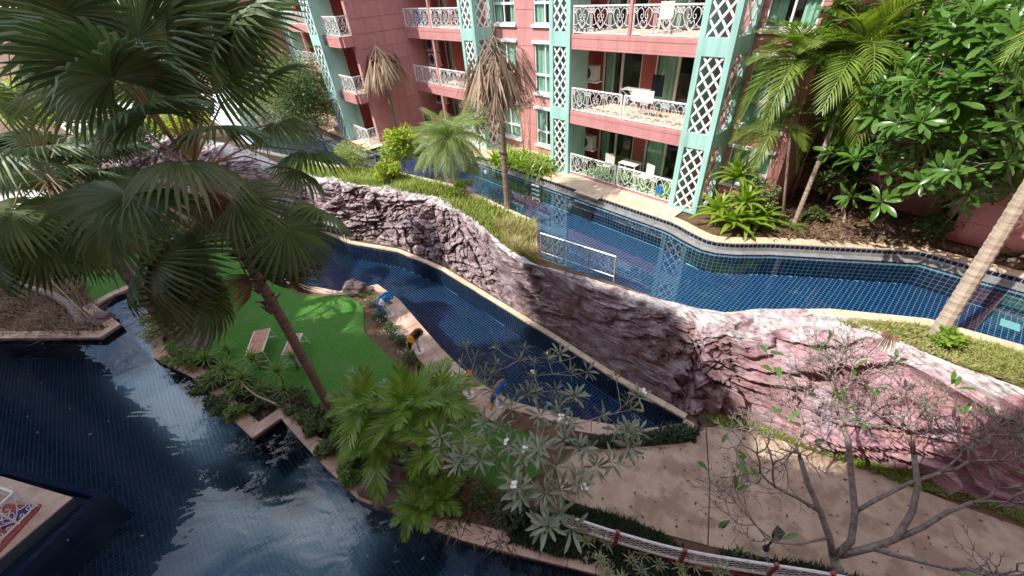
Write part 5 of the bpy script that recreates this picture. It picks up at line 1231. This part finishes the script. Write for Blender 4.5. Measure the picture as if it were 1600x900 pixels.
fish('blue fish fountain with a white band, farthest along the paved edge', (610, 492), (598, 455), 'blue', 'white', 'blue', 1.05)
fish('black fish fountain with yellow fins on a round white plate', (656, 549), (650, 528), 'blackg', 'yellow', 'yellow', 1.0)
fish('orange fish fountain with a white band behind the frangipani twigs', (734, 617), (722, 575), 'orange', 'white', 'orange', 1.0)
fish('blue fish fountain with yellow fins, half hidden by the frangipani', (782, 632), (775, 608), 'blue', 'blue', 'yellow', 1.0)

# ---------------------------------------------------------------- wooden folding tables on the lawn
def table(label, cs, zt):
    q = [G(x, y, zt) for x, y in cs]; c = sum(q, Vector()) / 4; ax = ((q[1] - q[2]) + (q[0] - q[3])) * .5; Ln = ax.length; wv = ((q[1] - q[0]) + (q[2] - q[3])) * .5; Wd = min(.62, wv.length); an = math.atan2(ax.y, ax.x)
    r_ = empty('folding_table', (c.x, c.y, -2.985), an, label, 'table', 'folding tables on the lawn'); h = zt + 2.985; hl, hw = Ln / 2, Wd / 2
    n = 7
    for side in (0, 1):
        for i in range(n):
            y0 = -hw + .03 + (Wd - .06) * i / n; x0 = -hl + .02 + side * hl; MB().bbox(x0, x0 + hl - .03, y0 + .004, y0 + (Wd - .06) / n - .004, h - .02, h, .004).build('slat', M['wood'], r_)
    f = MB(); f.box(-hl, hl, -hw, -hw + .028, h - .035, h + .003); f.box(-hl, hl, hw - .028, hw, h - .035, h + .003); f.box(-hl, -hl + .02, -hw + .03, hw - .03, h - .035, h - .003); f.box(hl - .02, hl, -hw + .03, hw - .03, h - .035, h - .003); f.build('frame', M['white'], r_)
    for sx in (-1, 1):
        for sy in (-1, 1): MB().bar((sx * hl * .92, sy * (hw - .03), h - .03), (sx * (hl + .05), sy * (hw + .04), 0), .016).build('leg', M['white'], r_)
        MB().bar((sx * (hl + .02), -hw, .18), (sx * (hl + .02), hw, .18), .012).build('crossbar', M['white'], r_)
table('sunlit wooden folding table on the lawn, left of the palm trunk', ((400, 511), (419, 519), (408, 551), (385, 553)), -2.35)
table('shaded wooden folding table on the lawn, right behind the palm trunk', ((457, 521), (471, 521), (460, 552), (437, 555)), -2.35)

# ---------------------------------------------------------------- railing by the pool edge, ladder, pool fittings
A_, B_ = G(846, 400, -.12), G(955, 438, -.12)
r_ = empty('pool_railing', (A_.x, A_.y, -.14), math.atan2(B_.y - A_.y, B_.x - A_.x), 'grey metal railing with wire mesh at the edge of the upper pool above the rock', 'railing'); L = (B_ - A_).length * 1.03; hR = .95
b = MB(); b.tube([(0, 0, hR), (L, 0, hR)], .03, 8); b.build('top_rail', M['metal'], r_); MB().tube([(0, 0, .2), (L, 0, .2)], .022, 8).build('bottom_rail', M['metal'], r_)
for i in range(4): x = L * i / 3; MB().bar((x, 0, 0), (x, 0, hR), .026, 6).build('post', M['metal'], r_)
ms = MB(); p_ = .16; wz, wx = hR - .23, L
for sg in (1, -1):
    i = -6
    while i * p_ < L + 1:
        s_ = clip_seg((i * p_, .2), (.64 * sg, .77), .02, L - .02, .22, hR - .03)
        if s_: ms.bar((i * p_ + .64 * sg * s_[0], .004 * sg, .2 + .77 * s_[0]), (i * p_ + .64 * sg * s_[1], .004 * sg, .2 + .77 * s_[1]), .005, 3)
        i += 1
ms.build('wire_mesh', M['metal'], r_, kind='stuff')
pl_ = empty('walkway', (A_.x, A_.y, -.2), math.atan2(B_.y - A_.y, B_.x - A_.x), 'narrow pale plank-like ledge below the grey pool railing', 'ledge')
for i in range(4): MB().bbox(-.3, L + .1, -.42 + i * .09, -.42 + i * .09 + .084, -.05, .04, .005).build('plank', M['deck'], pl_)
p0 = G(873, 262, 0)
def ladder():
    fe = A2(-13.0, 13.36); r_ = empty('pool_ladder', (fe.x, fe.y, 0), FROT, 'steel pool ladder with white steps in front of the middle lattice pillar', 'ladder')
    for x in (-.25, .25):
        MB().tube([(x, .35, 0), (x, .30, .55), (x, .12, .80), (x, -.15, .82), (x, -.45, .62), (x, -.50, .1), (x, -.50, -.95)], .022, 8).build('handrail', M['steel'], r_, True)
    for i in range(4): MB().bbox(-.25, .25, -.56, -.44, -.22 - i * .22, -.18 - i * .22, .008).build('step', M['white'], r_)
ladder()
for k, (a, dz) in enumerate(((-10.9, -.62), (-5.4, -.60), (-16.9, -.5))):
    p = A2(a, 12.93); r_ = empty('pool_light', (p.x, p.y, dz), FROT, ('round white pool light under the railing of the middle balcony', 'round white pool light near the foot of the right pillar', 'round white pool light left of the ladder')[k], 'pool light')
    MB().tube([(0, 0, 0), (0, -.03, 0)], [.12, .11], 16).build('rim', M['white'], r_); MB().tube([(0, -.03, 0), (0, -.045, 0)], [.08, .07], 14).build('lens', M['cream'], r_)
p = G(1286, 412, -.55); r_ = empty('pool_light', p, 0, 'oval white pool light on the far wall of the right basin', 'pool light'); MB().tube([(0, .1, 0), (0, -.04, 0)], [.14, .13], 16).build('rim', M['white'], r_); MB().tube([(0, -.04, 0), (0, -.06, 0)], [.10, .08], 14).build('lens', M['cream'], r_)
for k, (x, y) in enumerate(((1083, 412), (1578, 508))):
    p = G(x, y, -.99); r_ = empty('drain_cover', p, FROT, ('square pale green drain cover on the pool floor near the middle', 'square pale green drain cover at the right end of the pool floor')[k], 'drain cover'); MB().bbox(-.2, .2, -.2, .2, 0, .02).build('plate', M['teal'], r_)
def skimmer(a, w, lab):
    p = A2(a, 13.2); r_ = empty('skimmer', (p.x, p.y, 0), FROT, lab, 'pool skimmer')
    MB().bbox(-w / 2, w / 2, -.08, .3, .016, .035).build('cover', M['deck'], r_); MB().box(-w / 2 + .1, w / 2 - .1, -.29, -.27, -.95, -.30).build('opening', M['black'], r_)
skimmer(-10.2, 1.3, 'dark skimmer opening below the middle balcony'); skimmer(-18.4, 1.0, 'dark skimmer opening behind the dead palm')

# ---------------------------------------------------------------- fence along the path
def fence():
    pts = [(884, 806), (965, 833), (1070, 862), (1212, 884), (1300, 897), (1420, 925)]; q = [G(x, y, -2.2) for x, y in pts]
    r_ = empty('garden_fence', (q[0].x, q[0].y, -3), 0, 'curved white rail fence with honeycomb mesh and dark red posts along the path', 'fence'); o_ = Vector(r_.location)
    Q = [Vector((v.x, v.y)) for v in q]; S_ = [Vector((v.x, v.y, 0)) for v in smooth(Q, 2)]
    def at(z, pl=S_): return [Vector((v.x, v.y, z)) - Vector((o_.x, o_.y, 0)) for v in pl]
    MB().tube(at(.80), .035, 10).build('top_rail', M['white'], r_, True); MB().tube(at(.30), .032, 8).build('bottom_rail', M['cream'], r_, True)
    for k, v in enumerate(Q[1:5]):
        d = (Q[k + 2] - Q[k]).normalized(); b = MB(); b.bbox(-.042, .042, -.042, .042, 0, .9, .01); p = b.build('post', M['redp'], r_); p.matrix_basis = Matrix.Translation((v.x - o_.x, v.y - o_.y, 0)) @ Matrix.Rotation(math.atan2(d.y, d.x), 4, 'Z')
    MB().tube(at(.06), .055, 6).build('plinth', M['redp'], r_)
    m = MB(); cs = [0.]; 
    for a, b in zip(S_, S_[1:]): cs.append(cs[-1] + (b - a).length)
    def pt(s, z):
        i = min(max(int(np.searchsorted(cs, s)) - 1, 0), len(S_) - 2); v = S_[i].lerp(S_[i + 1], (s - cs[i]) / (cs[i + 1] - cs[i])); return Vector((v.x - o_.x, v.y - o_.y, z))
    h = .115; s = 0; col = 0
    while s < cs[-1] - h:
        for r2 in range(4):
            z = .33 + r2 * h + (h / 2 if col % 2 else 0); 
            if z > .72: continue
            m.tube([pt(s, z), pt(s + h * .35, z + h * .5), pt(s + h * .85, z + h * .5), pt(s + h * 1.2, z)], .009, 3, False); m.tube([pt(s, z), pt(s + h * .35, z - h * .5)], .009, 3, False); m.tube([pt(s + h * .85, z - h * .5), pt(s + h * 1.2, z)], .009, 3, False)
        s += h * .85; col += 1
    m.build('honeycomb_mesh', M['cream'], r_, kind='stuff')
fence()
blades('hedge', 'low dark hedge of fine leaves between the fence and the path', 'hedge', px2([(885, 788), (960, 812), (1040, 840), (1100, 855), (1200, 876), (1300, 896), (1420, 925), (1400, 950), (1290, 925), (1180, 902), (1060, 880), (960, 852), (890, 826)], -3), 9000, .26, .03, M['hedge'], -3.0, .5)
blades('hedge', 'dark leafy groundcover between the fence and the big dark pool', 'groundcover', px2([(800, 780), (880, 820), (960, 860), (1060, 890), (1200, 915), (1200, 960), (1000, 915), (930, 885), (800, 850), (790, 820)], -3), 7500, .24, .035, M['hedge'], -3.0, .6)
for k, (x, y) in enumerate(PTS := ((922, 850), (940, 868), (955, 852), (950, 890), (935, 838), (985, 878), (1010, 872), (1000, 892), (1035, 885), (1060, 892), (1090, 888), (1115, 895), (1140, 898), (1020, 905), (965, 905), (1075, 905))):
    b_ = G(x, y, -2.75); tuft('variegated_plant', nth(k, [q[0] for q in PTS], 'pale striped rosette plant under the white fence'), 'plant', (b_.x, b_.y, -3), VARI, 16, .30, .0, 1.2, 'striped rosette plants under the fence', .22, .012)
b_ = G(1158, 862, -2.9); tuft('broadleaf_plant', 'broad-leaved green seedling in the hedge by the lamp', 'plant', (b_.x, b_.y, -3), FRAN, 12, .28, .1, 1.2)
def spot(label, foot, top, cat='spotlight'):
    P_ = G(*foot, -3); z = min(-2.0, Hh(*top, P_.x, P_.y)); h = z + 3; r_ = empty('garden_spotlight', P_, .6, label, cat)
    MB().tube([(0, 0, 0), (0, 0, .12)], [.07, .06], 10).build('base', M['black'], r_); MB().tube([(0, 0, .1), (0, 0, h - .1)], .025, 8).build('stake', M['black'], r_)
    b = MB(); b.add([(-.09, -.05, h - .12), (.09, -.05, h - .12), (.09, .05, h - .1), (-.09, .05, h - .1), (-.12, -.10, h + .05), (.12, -.10, h + .05), (.12, .09, h + .10), (-.12, .09, h + .10)], [(0, 3, 2, 1), (4, 5, 6, 7), (0, 1, 5, 4), (1, 2, 6, 5), (2, 3, 7, 6), (3, 0, 4, 7)]); b.build('lamp_head', M['black'], r_)
spot('black garden spotlight on a stake in the hedge by the path', (1196, 858), (1205, 826)); spot('thin black garden lamp stake at the tip of the lower pool', (1084, 690), (1090, 640), 'garden lamp')

# ---------------------------------------------------------------- terrace and its infinity edge, bottom left
def terrace():
    z = -2.72; c = px2([(-200, 700), (5, 745), (113, 777), (0, 872), (-200, 1060)], z); e = px2([(-260, 700), (22, 733), (160, 768), (28, 897), (-160, 1080)], z - .1)
    r_ = empty('terrace', (0, 0, 0), 0, 'paved terrace corner with a dark tiled overflow edge in the big pool', 'terrace')
    MB().prism(c, -4.15, z - .04).build('base', M['groutdim'], r_)
    stones(c, .0, .34, z - .06, z, M['coping'], r_, .9, 'paving_stone') if False else MB().prism(c, z - .039, z).build('paving', M['coping'], r_)
    n = MB(); i0 = offset(e, -.16)
    for a, b, c_, d in zip(e, e[1:], i0[1:], i0): n.prism([a, b, c_, d], -4.15, z - .12)
    n.build('overflow_wall', M['tilek'], r_); i1 = offset(e, -.02)
    tl = MB()
    for (a, b), (c_, d) in zip(zip(e, e[1:]), zip(i0, i0[1:])):
        L = (b - a).length; k = int(L / .12)
        for i in range(k):
            for j in range(2):
                t0, t1 = (i + .08) / k, (i + .92) / k; s0, s1 = j / 2 + .04, j / 2 + .46; A, B, C_, D = a.lerp(b, t0), a.lerp(b, t1), c_.lerp(d, t1), c_.lerp(d, t0); tl.prism([A.lerp(D, s0), B.lerp(C_, s0), B.lerp(C_, s1), A.lerp(D, s1)], z - .125, z - .112)
    tl.build('edge_tiles', M['tilem'], r_, kind='stuff'); b = MB(); q = offset(e, -.16); mm = q + c[::-1]
    b.add([(p.x, p.y, z - .35) for p in mm], [tuple(range(len(mm)))]); b.build('channel', M['tilek'], r_)
    fl = px2([(-200, 770), (30, 790), (66, 789), (62, 796), (0, 864), (-200, 1000)], z); MB().prism(fl, z, z + .05).build('red_floor', M['redfloor'], r_)
    # scrollwork panel standing on the terrace
    g_ = empty('scroll_panel', G(57, 792, z + .05), 0, 'white scrollwork railing corner standing on the red terrace floor', 'railing'); o_ = Vector(g_.location)
    P1, P2, P3, P0 = G(57, 792, z + .9), G(27, 768, z + .9), G(-60, 762, z + .9), G(28, 822, z + .05)
    A, B, D = G(58, 791, z + .05), G(2, 775, z + .05), G(-60, 770, z + .05); top = Vector((0, 0, .8))
    for a, b_ in ((A, G(0, 848, z + .05)), (A, G(-40, 757, z + .05))):
        d = (b_ - a); L = d.length; an = math.atan2(d.y, d.x); w_ = MB(); w_.box(0, L, -.025, .025, .76, .80); w_.box(0, L, -.015, .015, .03, .06)
        for x in (0, L * .5, L): w_.box(x - .02, x + .02, -.019, .019, 0, .77)
        pn = w_.build('frame', M['white'], g_); pn.matrix_basis = Matrix.Translation(a - o_) @ Matrix.Rotation(an, 4, 'Z'); n = max(1, round(L))
        for i in range(n): inst('scroll', SCR, pn, Matrix.Translation((L / n * (i + .5), 0, .06)) @ Matrix.Diagonal((L / n, 1, .88, 1)))
    cl = MB().bbox(-.3, .3, -.16, .16, 0, .05, .015).build('folded_cloth', M['purple'], None, label='purple folded cloth lying behind the scrollwork railing', cat='cloth'); cl.location = G(28, 806, z + .055); cl.rotation_euler[2] = .8
terrace()

# ---------------------------------------------------------------- things on the balconies
def on_balcony(a, d, z): v = A2(a, d); return Vector((v.x, v.y, z))
def chair(label, a, d, z, m='white', rz=0):
    r_ = empty('chair', on_balcony(a, d, z), FROT + rz, label, 'chair')
    MB().bbox(-.24, .24, -.24, .24, .42, .46).build('seat', M[m], r_); MB().bbox(-.24, .24, .2, .25, .46, .92).build('backrest', M[m], r_)
    for x in (-.2, .2):
        for y in (-.2, .2): MB().box(x - .02, x + .02, y - .02, y + .02, 0, .42).build('leg', M[m], r_)
chair('beige wicker chair on the top right balcony', -8.9, 15.5, 5.82, 'cream', .4); chair('white chair on the ground-floor terrace, left one', -10.9, 15.6, .02, 'ac', .2); chair('white chair on the ground-floor terrace, right one', -8.8, 15.5, .02, 'white', -.3)
r_ = empty('white_table', on_balcony(-9.9, 15.9, .02), FROT, 'low white table on the ground-floor terrace between the chairs', 'table'); MB().bbox(-.45, .45, -.3, .3, .66, .7).build('tabletop', M['white'], r_)
for x in (-.4, .4):
    for y in (-.25, .25): MB().box(x - .02, x + .02, y - .02, y + .02, 0, .66).build('leg', M['white'], r_)
def rack(label, a, d, z):
    r_ = empty('drying_rack', on_balcony(a, d, z), FROT, label, 'drying rack')
    b = MB()
    for y in (-.25, .25): b.bar((-.5, y, 0), (.5, -y, .95), .012); b.bar((.5, y, 0), (-.5, -y, .95), .012)
    for i in range(6): b.bar((-.55, -.25 + i * .1, .95), (.6, -.25 + i * .1, .95), .008, 3)
    b.build('frame', M['white'], r_)
rack('white drying rack on the middle balcony', -9.8, 15.5, 2.92)
def cloth(label, a, d, z, w, h, m):
    r_ = empty('hanging_cloth', on_balcony(a, d, z), FROT, label, 'laundry'); b = MB(); n = 8; vs = []
    for i in range(n + 1):
        for zz in (0, h): vs.append((-w / 2 + w * i / n, .03 * math.sin(i * 1.7), zz))
    b.add(vs, [(2 * i, 2 * i + 2, 2 * i + 3, 2 * i + 1) for i in range(n)]); b.build('fabric', M[m], r_)
cloth('white and grey towel over the rack on the middle balcony', -9.3, 15.25, 3.5, 1.0, .45, 'cream'); cloth('blue towel behind the railing of the upper left balcony', -23.9, 14.8, 5.9, .7, .75, 'bluecloth')
cloth('pink cloth behind the railing of the middle left balcony', -23.2, 14.8, 3.2, .3, .45, 'redcloth'); cloth('dark towel hanging on the lower left railing', -24.6, 14.55, .45, .8, .55, 'darkcloth'); cloth('red and white towel hanging on the lower left railing', -23.6, 14.55, .5, .8, .5, 'redcloth'); cloth('dark blue jacket hanging inside the middle balcony', -9.3, 16.3, 3.5, .5, .8, 'darkcloth')
cloth('small light blue card tied to the ground-floor railing beside the right pillar', -7.6, 14.56, .35, .26, .32, 'blue')
def ac_unit(label, a, d, z):
    r_ = empty('air_conditioner', on_balcony(a, d, z), FROT, label, 'air conditioner'); MB().bbox(-.42, .42, -.16, .16, 0, .6, .015).build('casing', M['ac'], r_)
    MB().tube([(-.1, -.165, .3), (-.1, -.172, .3)], [.25, .25], 20).build('fan_grille', M['acdark'], r_); MB().box(-.5, .5, -.2, .2, -.06, -.02).build('bracket', M['white'], r_)
for lab, a, z in (('upper air conditioner of the stacked pair on the middle left balcony', -24.35, 4.55), ('lower air conditioner of the stacked pair on the middle left balcony', -24.35, 3.75), ('single air conditioner high on the ground-floor left terrace', -24.3, 1.55)): ac_unit(lab, a, 15.7, z)
for lab, z in (('air conditioner beside the middle pillar, middle balcony', 3.9), ('air conditioner beside the middle pillar, ground floor', .9)): ac_unit(lab, -13.0 + .6, 15.9, z)
r_ = empty('lounger', on_balcony(-29.5, 10.9, 0), FROT + .4, 'blue lounger on the ground-floor terrace behind the leafy tree', 'lounger'); MB().bbox(-.9, .9, -.3, .3, .28, .34).build('seat', M['blue'], r_); MB().bbox(-.9, -.86, -.28, .28, 0, .28).build('leg', M['white'], r_); MB().bbox(.86, .9, -.28, .28, 0, .28).build('leg', M['white'], r_)

for k, (x, y, r_, h, m_) in enumerate(PTS := ((345, 640, .4, .3, 'bush'), (372, 655, .35, .25, 'yucc'), (300, 575, .5, .45, 'yucc'), (330, 610, .45, .35, 'bush'), (520, 700, .45, .3, 'bush'), (548, 745, .4, .3, 'yucc'), (500, 672, .4, .25, 'bush'), (770, 800, .5, .4, 'bush'), (800, 820, .5, .45, 'hedge'))):
    b_ = G(x, y, -3); shrub('bed_shrub', nth(k, [q[0] for q in PTS], 'leafy bush in the bed along the dark pool coping'), b_, (r_, r_, h), 900, .12, m_, 'bush', 'bushes along the dark pool coping')
q = plant('bare_branch', 'long bare grey branch bending down to the pool corner', 'branch', G(450, 642, -3)); o_ = Vector(q.location)
bole([v - o_ for v in (G(450, 642, -2.95), G(428, 630, -2.6), G(400, 618, -2.4), G(380, 602, -2.3), G(366, 580, -2.2))], [.04, .038, .034, .028, .02], 'barkp', q, 'branch', 7)
b_ = G(250, 178, 0); tree('leafy_tree', 'round green tree behind the tall fan palm beside the pale paving', b_, b_ + Vector((0, 0, 2.2)), (3.0, 2.6, 2.4), 4200, .34, 'bush')
b_ = G(120, 215, 0); tree('leafy_tree', 'lime green tree far left behind the second fan palm', b_, b_ + Vector((0, 0, 2.6)), (3.4, 3.0, 2.6), 4200, .36, 'lime')
for k, (x, y, z, n) in enumerate(PTS := ((1262, 40, 5.0, 16), (1290, 170, 3.4, 14))):
    c_ = G(x, y, z); feather(nth(k, [q[0] for q in PTS], 'slim feather palm crown beside the tall frangipani'), (c_.x, c_.y, 0), c_, AREC, n, 1.9, (-.5, 1.2), .05, az0=k)
# ---------------------------------------------------------------- fallen leaves and blossoms
def scatter(name, label, poly, n, z, size, m):
    b = MB(); xs = [p[0] for p in poly]; ys = [p[1] for p in poly]; k = 0
    while k < n:
        x, y = rnd(min(xs), max(xs)), rnd(min(ys), max(ys)); k += 1
        if not inside((x, y), poly): continue
        a = rnd(0, 6.28); s_ = size * rnd(.5, 1.3); f = Vector((math.cos(a), math.sin(a), rnd(-.05, .1))); y_ = Vector((-f.y, f.x, rnd(-.2, .2))) * .22; p = Vector((x, y, z))
        b.add([p, p + f * s_ * .5 + y_ * s_ + Vector((0, 0, .01)), p + f * s_, p + f * s_ * .5 - y_ * s_ + Vector((0, 0, .01))], [(0, 1, 2, 3)])
    b.build(name, M[m], label=label, cat='fallen leaves', kind='stuff')
scatter('fallen_leaves', 'scattered brown leaves on the concrete path', px2([(880, 780), (905, 705), (1100, 668), (1260, 702), (1500, 790), (1640, 840), (1400, 960), (1200, 872)], -3), 260, -2.975, .10, 'litter')
scatter('fallen_leaves', 'scattered dry leaves on the green turf', LWN, 150, -2.975, .09, 'litter')
scatter('floating_leaves', 'leaves floating on the big dark pool', BP, 260, -3.15, .09, 'drygrass')
scatter('fallen_leaves', 'dry leaves on the pale deck by the middle balconies', [A2(-24, 13.5), A2(-6.5, 13.5), A2(-6.5, 14.4), A2(-24, 14.4)], 120, .02, .10, 'litter')
scatter('floating_leaves', 'a few leaves floating on the upper pool', UP, 60, ZW - .025, .09, 'drygrass')
